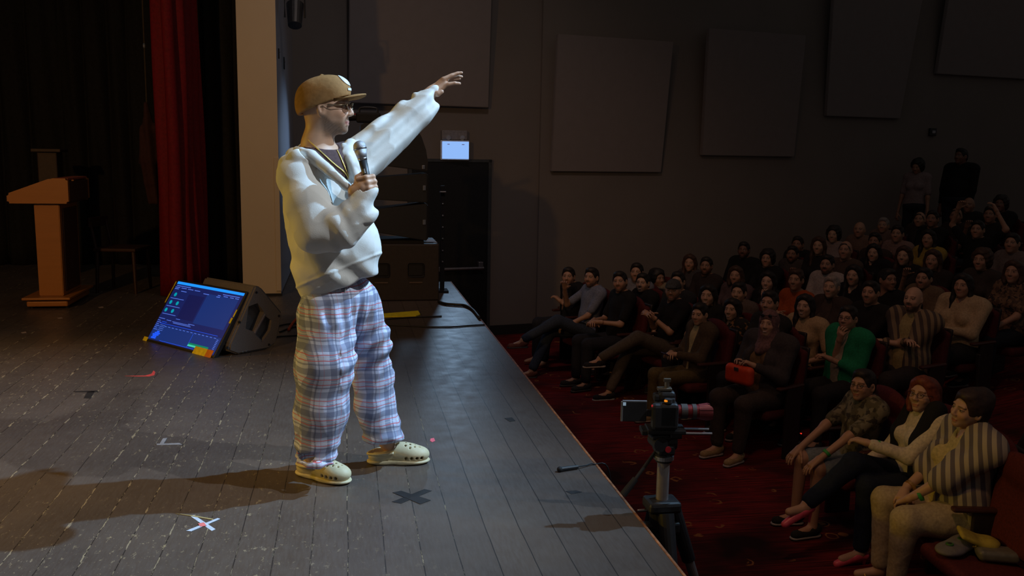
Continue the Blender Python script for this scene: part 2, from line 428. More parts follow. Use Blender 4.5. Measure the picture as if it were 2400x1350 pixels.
def wall_mat(name,c,var=.12,sc=1.2,rough=.75):
    n=N(name); co=n.coord(); v=n.noise(sc,5,co,.6)
    n.l(n.mix(v,tuple(x*(1-var) for x in c),tuple(x*(1+var) for x in c)),n.b.inputs['Base Color']); n.b.inputs['Roughness'].default_value=rough
    n.b.inputs['Specular IOR Level'].default_value=.3
    n.bump(n.noise(120,3,co),.15,.002); return n.m
STAGE=stage_mat(); CARPET=carpet_mat()
bm=bmesh.new(); EX=1.184
prism(bm,[(-7.5,-1.5),(EX,-1.5),(EX,10.35),(.86,10.35),(.86,12.2),(-7.5,12.2)],-.06,0,2)
struct('floor_stage',bm,STAGE)
bm=bmesh.new(); box(bm,(EX-.03,4.4,-.61),(.02,11.8,1.08)); struct('wall_stage_front',bm,mat('black_stage_skirt',(.012,.011,.011),.7))
bm=bmesh.new(); box(bm,(EX+.004,4.42,-.014),(.012,11.84,.034),bev=.003); struct('trim_1',bm,mat('worn_wooden_stage_lip',(.30,.12,.045),.6,0,.5,25))
bm=bmesh.new()
prism(bm,[(1.0,FZ-.1),(22,FZ-.1),(22,FZ+.17*17.4),(4.6,FZ),(1.0,FZ)],-2,20,1)
# prism axis 1: points are (x,z)
struct('floor',bm,CARPET)
# side wall of the auditorium
WP=np.array([2.265,12.942,FZ]); WA=math.radians(79); WD=np.array([math.sin(WA),math.cos(WA),0]); WN=np.array([WD[1]*1.0,-WD[0],0])  # WN points to the room
RW=Matrix(((WD[0],-WN[0],0),(WD[1],-WN[1],0),(0,0,1)))
def wp(t,z,off=0.): return WP+WD*t+WN*off+np.array([0,0,z-FZ])
def under(o,r):
    o.data.transform((Matrix.Translation(r.location)@r.rotation_euler.to_matrix().to_4x4()).inverted()); return o
WRZ=math.radians(90)-WA
def rebase(o,loc,rz=WRZ):
    M_=Matrix.Translation(Vector(loc))@Matrix.Rotation(rz,4,'Z'); o.data.transform(M_.inverted()); o.location=loc; o.rotation_euler=(0,0,rz); return o
WALLM=wall_mat('brown_grey_painted_wall',(.19,.165,.15))
bm=bmesh.new(); box(bm,wp(4.5,3.2,-.1),(16.2,.2,8.8),RW); rebase(struct('wall_side',bm,WALLM),tuple(wp(4.5,3.2,-.1)))
bm=bmesh.new(); box(bm,wp(6.9,3.2,.025),(12.8,.05,8.8),RW,); rebase(struct('wall_side_rear',bm,WALLM),tuple(wp(6.9,3.2,.025)))
bm=bmesh.new(); box(bm,wp(5.4,FZ+.06,.055),(12,.02,.16),RW); rebase(struct('wall_foot_strip',bm,BLACKM),tuple(wp(5.4,FZ+.06,.055)))  # thin black strip along the foot of the side wall
# proscenium pillar
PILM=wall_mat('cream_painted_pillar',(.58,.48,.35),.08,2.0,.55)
PILB=wall_mat('glossy_blue_lit_pillar_side',(.36,.36,.40),.08,3.0,.2)  # blue light on this face is put into its bluish grey colour
bm=bmesh.new(); yb=9.45
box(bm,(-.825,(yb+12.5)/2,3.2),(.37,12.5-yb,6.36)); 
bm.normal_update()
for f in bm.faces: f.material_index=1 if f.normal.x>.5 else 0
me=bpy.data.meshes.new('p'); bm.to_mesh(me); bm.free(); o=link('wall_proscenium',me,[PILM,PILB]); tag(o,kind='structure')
bm=bmesh.new(); box(bm,(-.66,yb-.004,.72),(.05,.016,1.34),bev=.004); struct('trim_2',bm,PILM)
bm=bmesh.new(); box(bm,(-.825,yb+.02,.01),(.39,.08,.03)); struct('baseboard_proscenium',bm,BLACKM)
# dark drapes and back of stage
DRAPE=mat('black_stage_drape',(.020,.0195,.020),.95,spec=.1)
def curtain(name,path,z0,z1,amp,wl,m,label,cat,seed=0,flare=.0,kind=None):
    P=np.array(spline(path,40)); seg=np.r_[0,np.cumsum(np.linalg.norm(np.diff(P,axis=0),axis=1))]; L=seg[-1]
    n=int(L/.012)+2; s=np.linspace(0,L,n); X=np.interp(s,seg,P[:,0]);Y=np.interp(s,seg,P[:,1])
    tx=np.gradient(X);ty=np.gradient(Y); l=np.hypot(tx,ty); nx,ny=ty/l,-tx/l
    ph=2*math.pi*s/wl+1.1*np.sin(s*5.1+seed)+.6*np.sin(s*13+seed); zs=np.linspace(z0,z1,26); vs=[]
    for z in zs:
        k=(z1-z)/(z1-z0); a=amp*(.75+.35*k); o=a*(np.abs(np.sin(ph/2+.25*k))**.7*2-1)+.012*np.sin(s*40+z*2+seed)
        ex=flare*k*(s/L-.1)
        vs.append(np.stack([X+nx*o+tx/l*ex,Y+ny*o+ty/l*ex,np.full(n,z)],1))
    Vt=np.concatenate(vs); i=np.arange(n-1)
    Q=np.concatenate([np.stack([i+n*j,i+1+n*j,i+1+n*(j+1),i+n*(j+1)],1) for j in range(len(zs)-1)])
    me=rawmesh(name,Vt,Q); o=link(name,me,m); md=o.modifiers.new('cloth','SOLIDIFY'); md.thickness=.012
    return tag(o,label,cat,None,kind)
RED=mat('red_velvet',(.165,.004,.008),.75,0,.2,40,.1,.3)
curtain('stage_curtain',[(-1.77,9.55),(-1.69,9.43),(-1.60,9.44),(-1.53,9.62),(-1.47,9.88)],.004,6.2,.045,.13,RED,'tall red velvet stage curtain hanging beside the pillar','curtain',2,.16)
curtain('masking_drape',[(-1.50,10.5),(-1.25,10.4),(-.98,10.45)],.004,6.2,.05,.2,DRAPE,'black masking drape hanging between the red curtain and the cream pillar','curtain',5)
bm=bmesh.new(); box(bm,(-4.4,12.3,3.1),(7.2,.1,6.2)); struct('wall_back',bm,DRAPE)
curtain('backdrop_drape',[(-7.3,12.1),(-5,12.12),(-3,12.1),(-1.15,12.12)],.004,6.2,.06,.3,DRAPE,'wide black backdrop drape closing the back of the stage','curtain',9)
curtain('side_drape',[(-7.0,6.0),(-6.4,8.5),(-6.6,11.8)],.004,6.2,.06,.3,DRAPE,'black drape closing the left side of the stage','curtain',4)
# ---------------------------------------------------------------- panels on the wall
PANM=wall_mat('grey_brown_panel_cloth',(.235,.205,.20),.08,8,.85)
def panel(px,label,ob,ot):
    (a,b,c,d)=px # TL TR BR BL
    tl=atplane(*a,wp(0,0,ot),WN);tr=atplane(*b,wp(0,0,ot),WN);br=atplane(*c,wp(0,0,ob),WN);bl=atplane(*d,wp(0,0,ob),WN)
    # square the panel up on the wall
    z1=(tl[2]+tr[2])/2; z0=(bl[2]+br[2])/2; t=lambda q:(q-WP)@WD
    L=[t(tl),t(bl)];Rr=[t(tr),t(br)]
    th=.07; bm=bmesh.new(); v=[]
    for o in (0,th):
        for tt,z,of in ((L[0],z1,ot),(Rr[0],z1,ot),(Rr[1],z0,ob),(L[1],z0,ob)): v.append(bm.verts.new(wp(tt,z,of-o)))
    for q in ((0,1,2,3),(7,6,5,4),(0,4,5,1),(1,5,6,2),(2,6,7,3),(3,7,4,0)): bm.faces.new([v[i] for i in q])
    bmesh.ops.bevel(bm,geom=list(bm.edges),offset=.008,segments=2,affect='EDGES')
    r=thing('acoustic_panel',label,'wall panel',tuple(wp((L[0]+Rr[0])/2,z0,0)),WRZ,'acoustic panels on the side wall')
    under(obj('panel',bm,PANM,r),r)
    for tt in (L[1]+.2,Rr[1]-.2):
        bm=bmesh.new(); box(bm,wp(tt,z0+.25,ob/2+.03),(.05,abs(ob)-.07,.05),RW); under(obj('bracket',bm,BLACKM,r),r)
        bm=bmesh.new(); box(bm,wp(tt,z1-.3,ot/2),(.05,ot-.11,.05),RW); under(obj('bracket',bm,BLACKM,r),r)
panel([(820,-60),(1154,-60),(1145,250),(818,243)],'large grey acoustic panel on the wall above the exit sign, behind the raised hand',.12,.30)
panel([(1308,80),(1579,97),(1550,403),(1293,403)],'grey acoustic panel low on the wall, leftmost of those right of the door',.12,.32)
panel([(1662,69),(1890,80),(1862,365),(1645,367)],'grey acoustic panel whose whole outline shows, right of the lowest panel',.12,.32)
panel([(1957,-50),(2171,-50),(2110,278),(1937,272)],'grey acoustic panel cut by the top edge, left of the rightmost panel',.12,.32)
panel([(2232,-50),(2440,-50),(2410,184),(2195,175)],'rightmost grey acoustic panel, high in the dark corner',.12,.32)
# ---------------------------------------------------------------- door, exit sign
r=thing('exit_door','black exit door with a horizontal push bar under the lit sign','door',tuple(wp(-.84,FZ,0)),WRZ)

DOORM=mat('black_door_paint',(.012,.0125,.014),.35)
bm=bmesh.new(); box(bm,wp(-.84,(FZ+1.33)/2,.03),(1.12,.05,1.33-FZ),RW,.004); under(obj('leaf',bm,DOORM,r),r)
bm=bmesh.new(); 
box(bm,wp(-.265,(FZ+1.36)/2,.035),(.045,.07,1.36-FZ),RW); box(bm,wp(-1.42,(FZ+1.36)/2,.035),(.045,.07,1.36-FZ),RW); box(bm,wp(-.84,1.345,.035),(1.2,.07,.04),RW)
under(obj('door_frame',bm,mat('grey_door_frame',(.05,.055,.06),.4),r),r)
bm=bmesh.new(); cyl(bm,wp(-1.0,-.16,.11),wp(-.36,-.16,.11),.022); box(bm,wp(-.40,-.13,.08),(.07,.08,.12),RW,.01); box(bm,wp(-1.0,-.16,.08),(.06,.08,.07),RW,.01)
under(obj('push_bar',bm,mat('dull_steel',(.25,.24,.27),.35,.8),r),r)
r=thing('exit_sign','glowing blue-white exit sign over the black door','exit sign',tuple(wp(-.80,1.37,0)),WRZ)
SR=RW@Matrix(rotz(math.radians(-12)).tolist())
bm=bmesh.new(); box(bm,wp(-.80,1.485,.10),(.40,.06,.27),SR,.012); under(obj('housing',bm,mat('white_sign_box',(.6,.65,.7),.4),r),r)
bm=bmesh.new(); vs=box(bm,wp(-.80,1.485,.137),(.365,.012,.235),SR,.004); under(obj('lit_face',bm,emit('sign_glow',(.27,.48,.93),1.0),r),r)
bm=bmesh.new(); box(bm,wp(-.905,1.565,.150),(.03,.006,.008),SR); box(bm,wp(-.70,1.563,.165),(.035,.006,.008),SR); under(obj('red_marks',bm,mat('red_print',(.55,.10,.12),.5),r),r)
r=thing('emergency_light_box','small grey emergency light box on the wall right above the exit sign','light box',tuple(wp(-.80,1.62,0)),WRZ)
bm=bmesh.new(); box(bm,wp(-.80,1.69,.05),(.36,.10,.13),RW,.01); under(obj('box',bm,mat('grey_light_box',(.24,.23,.25),.5),r),r)
bm=bmesh.new()
for q in (-.1,.1): cyl(bm,wp(-.80+q,1.665,.10),wp(-.80+q,1.655,.13),.03,.035)
under(obj('lamp_head',bm,mat('lamp_lens',(.4,.42,.45),.2),r),r)
SP=wp(-.80,1.60,.17)
spot('added_pillar_glow_light',tuple(SP),(-.64,10.7,1.5),260,(.42,.66,1.0),32,1.0,.05)  # spot added to give the pillar side its blue glow
spot('exit_sign_glow_light',tuple(SP),(-.2,7.2,0.2),42,(.45,.70,1.0),120,.9,.10)
r=thing('wall_control_box','tiny dark control box on the far wall above the two standing people','box',tuple(wp(7.75,1.86,.05)))
bm=bmesh.new(); box(bm,wp(7.75,1.93,.075),(.14,.05,.13),RW,.01); under(obj('cover',bm,BLACK,r),r); bm=bmesh.new(); box(bm,wp(7.75,1.93,.104),(.07,.012,.05),RW,.003); under(obj('dial',bm,CHROME,r),r)
# black rigged fixture at the top of the pillar
r=thing('hanging_floodlight','black floodlight body at the top corner of the cream pillar','light fixture',(-.48,9.9,2.72))
bm=bmesh.new(); cyl(bm,(0,0,0),(0,.12,.22),.07,.09,20); obj('can',bm,BLACK,r); bm=bmesh.new(); tube(bm,[(-.1,.03,.08),(-.1,.03,.3),(.1,.03,.3),(.1,.03,.08)],.01); obj('yoke',bm,BLACK,r)
bm=bmesh.new(); cyl(bm,(0,.03,.3),(0,.03,3.4),.012); obj('hanging_pole',bm,BLACK,r)
# two hinges / scuffs on the pillar
r=thing('pillar_bracket','small dark slot bracket on the pillar corner near the top','bracket',(-.64,9.75,2.42)); bm=bmesh.new(); box(bm,(0.004,0,0),(.014,.05,.10),bev=.004); obj('plate',bm,BLACKM,r); bm=bmesh.new(); cyl(bm,(.008,0,.02),(.02,0,.02),.008); obj('screw',bm,CHROME,r)
r=thing('pillar_bracket','small dark slot bracket on the pillar side, the lower of the two','bracket',(-.64,10.6,2.40)); bm=bmesh.new(); box(bm,(0.004,0,0),(.014,.06,.13),bev=.004); obj('plate',bm,BLACKM,r); bm=bmesh.new(); cyl(bm,(.008,0,.02),(.02,0,.02),.008); obj('screw',bm,CHROME,r)
# ---------------------------------------------------------------- lectern
def wood_mat(name,c1,c2,sc=(3,3,22)):
    n=N(name); co=n.coord(); w=n.noise(1,5,n.mapping(co,sc),.6); w2=n.noise(1.,3,n.mapping(co,tuple(x*5 for x in sc)))
    n.l(n.mix(n.math('MULTIPLY_ADD',w2,.3,n.math('MULTIPLY',w,.7)),c1,c2),n.b.inputs['Base Color']); n.b.inputs['Roughness'].default_value=.4; n.bump(w2,.1,.002); return n.m
OAK=wood_mat('orange_oak',(.36,.13,.020),(.50,.19,.035),(1.5,14,14))
OAKD=wood_mat('dark_oak',(.07,.03,.02),(.11,.045,.03),(8,8,2))
r=thing('lectern','orange oak lectern with sloping top standing at the left of the stage','lectern',(-2.665,8.85,0))
bm=bmesh.new(); box(bm,(0,.35,.045),(.35,.74,.05),bev=.012); box(bm,(0,.35,.095),(.41,.80,.022),bev=.006); obj('base',bm,OAK,r)
bm=bmesh.new(); 
for q in (-.15,.15):
    for w in (.05,.65): cyl(bm,(q,w,0),(q,w,.022),.02)
obj('caster',bm,BLACK,r)
bm=bmesh.new(); prism(bm,[(-.085,.107),(.122,.107),(.126,.943),(-.088,.943)],.06,.64,1); bmesh.ops.bevel(bm,geom=list(bm.edges),offset=.006,segments=2,affect='EDGES'); obj('column',bm,OAK,r)
bm=bmesh.new(); prism(bm,[(.122,.14),(.134,.14),(.138,.90),(.126,.90)],.13,.57,1); obj('front_panel',bm,OAKD,r)
bm=bmesh.new()
prism(bm,[(-.288,.954),(.225,.954),(.225,1.18),(.079,1.18),(-.288,1.04)],0,.045,1)
bmesh.ops.bevel(bm,geom=[e for e in bm.edges if abs(e.verts[0].co.y-e.verts[1].co.y)>.02],offset=.018,segments=3,affect='EDGES'); sp=obj('side_panel',bm,OAK,r)
o=sp.copy(); COL.objects.link(o); o.parent=r; o.location=(0,.655,0)
bm=bmesh.new(); prism(bm,[(-.27,1.01),(.07,1.14),(.07,1.155),(-.27,1.025)],.045,.655,1); box(bm,(-.03,.35,.964),(.48,.61,.018)); obj('reading_shelf',bm,OAKD,r)
bm=bmesh.new(); box(bm,(.150,.35,1.171),(.13,.61,.02),bev=.005); obj('top_board',bm,mat('reddish_wood',(.40,.10,.06),.4),r)
bm=bmesh.new(); box(bm,(.218,.35,1.06),(.014,.61,.18)); obj('front_board',bm,OAKD,r)
# dim things further upstage
q=aty(120,420,10.9); r=thing('wooden_pedestal','dim brown wooden pedestal standing in the dark behind the lectern','pedestal',(q[0],10.9,0))
bm=bmesh.new(); box(bm,(0,0,.70),(.20,.22,1.38),bev=.01); obj('column',bm,mat('brown_wood_dim',(.05,.028,.02),.6),r); bm=bmesh.new(); box(bm,(.0,0,1.41),(.30,.30,.035),bev=.008); obj('top',bm,mat('brown_wood_dim2',(.06,.035,.025),.6),r)
q=aty(305,700,9.9)
r=thing('wooden_chair','dark wooden chair in the shade beside the red curtain','chair',(q[0]-.05,9.9,0),math.radians(80))
WD2=mat('dark_brown_wood',(.04,.014,.009),.5)
bm=bmesh.new(); box(bm,(0,0,.44),(.42,.42,.035),bev=.01); obj('seat',bm,WD2,r)
for i,(a,b) in enumerate(((-.18,-.18),(.18,-.18),(-.18,.18),(.18,.18))):
    bm=bmesh.new(); cyl(bm,(a*1.08,b*1.08,0),(a,b,.425),.016,.02,10); obj('leg',bm,WD2,r)
bm=bmesh.new(); 
for a in (-.18,.18): cyl(bm,(a,.19,.45),(a,.24,.72),.016)
box(bm,(0,.24,.71),(.42,.025,.10),bev=.008); obj('backrest',bm,WD2,r)
q=aty(346,300,10.3)
r=thing('costume_on_hook','reddish brown garment hanging on a rope in the dark left of the red curtain','garment',(q[0],10.3,.95))
s=S(.014); s.chain([(0,0,.95),(0.01,0,.7),(0,0,.4),(.01,0,.15),(.03,0,-.05)],[.03,.07,.10,.07,.05],.03); s.c((-.02,0,.8),(-.09,0,.35),.035,.03); 
sobj('cloth',s,mat('maroon_brown_cloth',(.045,.014,.012),.9),r,lambda x,y,z:.012*np.sin(x*70+z*6)+.008*wob(x,y,z,20))
bm=bmesh.new(); tube(bm,[(0,0,.96),(0,0,4.5)],.008); obj('rope',bm,mat('tan_rope',(.06,.045,.03),.9),r)
bm=bmesh.new(); ball(bm,(0.0,0,1.55),.02,(1,1,1.6)); obj('metal_clip',bm,CHROME,r)
# ---------------------------------------------------------------- wedge monitor and tilted display
ANG=math.atan2(.659,.752); P0=atz(612,822)
DG=mat('dark_grey_speaker_shell',(.14,.125,.12),.6,0,.15,150,.3)
r=thing('floor_monitor_speaker','dark grey wedge floor monitor speaker on stage behind the glowing display','speaker',tuple(P0),ANG)
prof=[(-.035,.492),(.012,.476),(.203,.255),(.14,.04),(.07,.004),(-.20,.004),(-.275,.04),(-.268,.09)]
bm=bmesh.new(); prism(bm,prof,0,.64,1); bmesh.ops.bevel(bm,geom=[e for e in bm.edges],offset=.012,segments=3,affect='EDGES')
o=obj('cabinet',bm,DG,r)
cut=bmesh.new(); ph=[(-.165,.20),(-.095,.345),(-.03,.375),(.015,.29),(-.085,.145),(-.13,.135)]
prism(cut,[(-.10,.345),(-.02,.36),(.035,.285),(-.055,.15),(-.13,.185)],-.05,.07,1); ph2=[(.0,.155),(.075,.255),(.105,.225),(.075,.15),(.03,.10)]
prism(cut,[(-.045,.125),(.045,.255),(.10,.215),(.085,.14),(.01,.065)],-.05,.06,1)
bmesh.ops.recalc_face_normals(cut,faces=cut.faces); cme=bpy.data.meshes.new('cut'); cut.to_mesh(cme); co=bpy.data.objects.new('cut',cme); COL.objects.link(co); co.parent=r
bpy.context.view_layer.update()
md=o.modifiers.new('b','BOOLEAN'); md.object=co; md.operation='DIFFERENCE'; md.solver='EXACT'
bpy.context.view_layer.update(); ev=o.evaluated_get(bpy.context.evaluated_depsgraph_get()); nm=bpy.data.meshes.new_from_object(ev); o.modifiers.clear(); o.data=nm; bpy.data.objects.remove(co)
if not nm.materials: nm.materials.append(DG)
bm=bmesh.new(); cyl(bm,(-.052,.01,.137),(.045,.01,.268),.014,.014,12); cyl(bm,(-.045,.012,.125),(.01,.012,.07),.008); obj('handle',bm,mat('grey_handle',(.16,.14,.15),.5),r)
bm=bmesh.new()
for a,b in ((-.03,.44),(.165,.24),(.07,.035),(-.29,.07),(-.18,.24)): cyl(bm,(a,-.003,b),(a,.01,b),.009,n=10)
obj('screw',bm,BLACK,r)
bm=bmesh.new()
for a in (.0,.03): box(bm,(a-.16,.004,.018),(.018,.016,.010),bev=.003)
obj('silver_clip',bm,CHROME,r)
# display: local plane through the foot edge, leaning on the wedge
BRp=atz(500,840); r=thing('display_screen','large computer display leaning back on the floor speaker, showing a blue editing window','display',tuple(BRp),ANG)
tilt=math.atan2(.449,.30); Wd,Hd=.903,.54
RD=Matrix(((0,math.cos(tilt),-math.sin(tilt)),(-1,0,0),(0,math.sin(tilt),math.cos(tilt))))  # local u(right),v(up slope),w(back->front is +)
# columns: u=( 0,-1,0 ) v=(cos,0,sin) w=(-sin,0,cos)
def dl(u,v,w=0): # u 0..Wd from left, v 0..Hd from the bottom
    return Vector((v*math.cos(tilt)-w*math.sin(tilt), Wd-u, v*math.sin(tilt)+w*math.cos(tilt)))
def dquad(bm,u0,v0,u1,v1,w,mi=0):
    f=bm.faces.new([bm.verts.new(dl(u0*Wd,v0*Hd,w)),bm.verts.new(dl(u1*Wd,v0*Hd,w)),bm.verts.new(dl(u1*Wd,v1*Hd,w)),bm.verts.new(dl(u0*Wd,v1*Hd,w))]); f.material_index=mi
Rd=Matrix(((0,math.cos(tilt),-math.sin(tilt)),(-1,0,0),(0,math.sin(tilt),math.cos(tilt))))
bm=bmesh.new(); box(bm,dl(Wd/2,Hd/2,-.017),(Wd,Hd,.034),Rd,.006); obj('housing',bm,BLACK,r)
scm=[emit('screen_navy',lin(24,36,100),.75),emit('screen_blue_bar',lin(30,150,255),1.0),emit('screen_pale_text',lin(90,125,235),.9),emit('screen_teal',lin(0,150,170),1.0),emit('screen_mint',lin(60,200,170),1.0),emit('screen_deep_navy',lin(22,28,85),.75),emit('screen_mid_blue',lin(25,55,130),.7),emit('screen_bright_blue',lin(30,90,255),1.0),emit('screen_green',lin(0,120,90),1.0)]
bm=bmesh.new(); w=.0015
dquad(bm,.02,.035,.985,.97,w,0); w2=.0022
dquad(bm,.025,.925,.985,.965,w2,1)
dquad(bm,.27,.42,.50,.80,w2,5); dquad(bm,.52,.40,.95,.86,w2,6); dquad(bm,.03,.05,.98,.285,w2,6)
w3=.0029
for row,us in ((.895,[(.04,.25)]),(.868,[(.03,.10),(.12,.2),(.22,.3),(.32,.4)]),(.845,[(.03,.09),(.46,.54)]),(.885,[(.72,.95)]),(.86,[(.66,.70),(.74,.80),(.83,.88),(.9,.95)]),(.835,[(.65,.70)]),(.82,[(.14,.22)])):
    for a,b in us: dquad(bm,a,row,b,row+.010,w3,2)
for v in (.70,.575,.45): dquad(bm,.04,v-.004,.24,v+.004,w3,2)
def ddisc(u,v,ru,mi):
    c=[bm.verts.new(dl(u*Wd+ru*math.cos(t*math.pi/6),v*Hd+ru*math.sin(t*math.pi/6),w3)) for t in range(12)]; f=bm.faces.new(c); f.material_index=mi
for u,v in ((.085,.76),(.075,.635),(.175,.635),(.065,.51),(.165,.51)): ddisc(u,v,.017,3)
dquad(bm,.27,.405,.33,.412,w3,2); dquad(bm,.24,.355,.50,.362,w3,2); dquad(bm,.26,.337,.52,.345,w3,2); dquad(bm,.47,.37,.56,.378,w3,2); dquad(bm,.03,.37,.12,.378,w3,2); dquad(bm,.15,.36,.22,.368,w3,2)
dquad(bm,.08,.30,.92,.305,w3,7)
for i in range(14): dquad(bm,.17+i*.055,.262,.20+i*.055,.270,w3,2)
for i in range(6): dquad(bm,.03,.335-i*.028,.07+.02*(i%2),.343-i*.028,w3,2); dquad(bm,.10,.325-i*.026,.17,.331-i*.026,w3,2 if i>1 else 7)
for v,a,b in ((.16,.10,.14),(.135,.08,.16),(.11,.06,.15),(.085,.07,.13),(.06,.06,.13)): dquad(bm,a,v,b,v+.022,w3,7)
dquad(bm,.60,.10,.88,.125,w3,8); dquad(bm,.60,.075,.88,.10,w3,4); dquad(bm,.60,.05,.603,.26,w3,7)
for i in range(9): dquad(bm,.93,.07+i*.022,.955,.078+i*.022,w3,2)
dquad(bm,.2,.048,.7,.053,w3,7)
obj('screen',bm,scm,r)
YT=mat('yellow_tape',(.88,.72,.02),.6); OT=mat('orange_tape',(.75,.22,.02),.6)
def tp(u,v,su,sv,m): 
    bm=bmesh.new(); box(bm,dl(u*Wd,v*Hd,.004),(su,sv,.003),Rd,.001); obj('tape_strip',bm,m,r)
tp(.80,.035,.155,.07,YT); tp(.925,.035,.075,.07,OT); tp(.0,.01,.055,.05,YT); tp(.985,.55,.02,.045,YT); tp(.992,.66,.014,.06,YT); tp(0,.72,.012,.12,YT); tp(0,.9,.012,.06,YT); tp(.0,.80,.012,.05,YT)
# ---------------------------------------------------------------- speaker stack
YS=9.02
def stack_box(name,label,pts,wd,grp=None):
    r=thing(name,label,'speaker',((pts[0][0]+pts[1][0])/2,YS,min(p[1] for p in pts)),0,grp); return r
r=thing('subwoofer_cabinet','wide dark subwoofer cabinet standing on the stage under the speaker stack','speaker',(.53,YS+.35,0))
bm=bmesh.new(); box(bm,(0,0,.285),(.78,.68,.565),bev=.012); obj('cabinet',bm,mat('dark_brown_cabinet',(.030,.022,.020),.6),r)
for q in (-.18,.16):
    bm=bmesh.new(); box(bm,(q,-.342,.31),(.16,.01,.14),bev=.02); obj('grille_port',bm,BLACKM,r)
    bm=bmesh.new(); box(bm,(q,-.343,.185),(.13,.008,.012),bev=.002); obj('badge_strip',bm,mat('dull_tan_strip',(.12,.08,.06),.5),r)
def arraybox(x0,x1,zl0,zl1,zr0,zr1,label,gr='line array boxes in the black speaker stack'):
    r=thing('line_array_box',label,'speaker',((x0+x1)/2,YS,min(zl0,zr0)),0,gr); cx,cz=(x0+x1)/2,min(zl0,zr0)
    bm=bmesh.new(); prism(bm,[(x0-cx,zl0-cz),(x1-cx,zr0-cz),(x1-cx,zr1-cz),(x0-cx,zl1-cz)],0,.42,1); bmesh.ops.bevel(bm,geom=list(bm.edges),offset=.008,segments=2,affect='EDGES'); obj('cabinet',bm,BLACK,r)
    bm=bmesh.new(); box(bm,(x1-cx-.03,-.004,(zr0+zr1)/2-cz),(.03,.012,.05),bev=.004); obj('rigging_plate',bm,CHROME,r)
    bm=bmesh.new(); box(bm,(x1-cx+.004,.21,(zr0+zr1)/2-cz),(.012,.38,abs(zr1-zr0)*.9)); obj('grille',bm,BLACKM,r)
arraybox(.14,.80,.71,.89,.60,.967,'lowest black line array box, resting just above the brown subwoofer')
arraybox(.14,.80,1.01,1.20,.975,1.262,'middle black line array box in the stack behind the performer')
bm=bmesh.new()
r=thing('line_array_box','tall curved topmost black speaker box behind the raised sleeve','speaker',(.46,YS,1.27),0,'line array boxes in the black speaker stack')
prism(bm,[(-.32,.085),(.345,.01),(.345,.10),(.325,.22),(.28,.35),(.22,.43),(-.30,.45)],0,.42,1); bmesh.ops.bevel(bm,geom=list(bm.edges),offset=.008,segments=2,affect='EDGES'); obj('cabinet',bm,BLACK,r)
bm=bmesh.new(); box(bm,(.30,-.004,.05),(.03,.012,.04),bev=.004); obj('rigging_plate',bm,CHROME,r)
for nm,z0,z1 in (('lower',.565,.69),('upper',.93,1.0),('top',1.24,1.32)):
    pass
r=thing('rigging_frame','black steel rigging posts carrying the stacked line array boxes','frame',(.13,YS+.3,.567))
for q in ((-.02,-.2),(-.02,.2)):
    bm=bmesh.new(); box(bm,(q[0],q[1]+.0,.37),(.03,.03,.74)); obj('post',bm,BLACKM,r)
bm=bmesh.new(); box(bm,(.34,0,.016),(.60,.5,.03)); obj('base_rail',bm,BLACKM,r)
# little video camera sitting on the stack
r=thing('video_camera','small black video camera sitting on top of the speaker stack','camera',(.24,YS+.25,1.72))
bm=bmesh.new(); box(bm,(0,0,.07),(.24,.12,.10),bev=.02); obj('body',bm,BLACKM,r); bm=bmesh.new(); cyl(bm,(-.2,0,.075),(-.11,0,.075),.042,.035,18); obj('lens',bm,BLACK,r)
bm=bmesh.new(); tube(bm,spline([(-.09,0,.12),(-.07,0,.165),(.07,0,.165),(.09,0,.12)],6),.011); obj('handle',bm,BLACK,r); bm=bmesh.new(); box(bm,(0,0,.01),(.10,.10,.02)); obj('mount',bm,BLACK,r)
bm=bmesh.new(); ball(bm,(-.13,-.05,.10),.008); obj('tally_lamp',bm,mat('red_lamp',(.4,.02,.02),.4),r)
bm=bmesh.new(); cyl(bm,(.13,-.03,.03),(.40,-.02,.12),.02,.012,10); obj('handle_arm',bm,BLACK,r)
# bright studded pole
q=aty(1036,690,YS+.6); r=thing('studded_pole','thin black pole with a row of bright studs right of the speaker stack','pole',(q[0],YS+.6,0))
bm=bmesh.new(); box(bm,(0,0,.56),(.045,.045,1.12),bev=.004); box(bm,(0,0,.01),(.12,.2,.02)); obj('post',bm,BLACKM,r)
for y in (478,506,533,560,588,614):
    z=aty(1032,y,YS+.57)[2]; bm=bmesh.new(); ball(bm,(0,-.026,z),.011,(1,.5,1),10); obj('stud',bm,CHROME,r)
z=aty(1033,450,YS+.57)[2]; bm=bmesh.new(); box(bm,(0,-.03,z),(.07,.03,.02),bev=.008); obj('cap',bm,CHROME,r)
r=thing('paper_sheets','pale sheets of paper lying on the right end of the subwoofer','paper',(.81,YS+.3,.568))
bm=bmesh.new(); box(bm,(0,0,.003),(.18,.30,.004),Matrix(rotz(.1).tolist())); obj('sheet',bm,mat('grey_paper',(.30,.29,.32),.7),r)
bm=bmesh.new(); box(bm,(.01,-.05,.007),(.15,.2,.003),Matrix(rotz(-.2).tolist())); obj('sheet',bm,mat('grey_paper',(.30,.29,.32),.7),r)
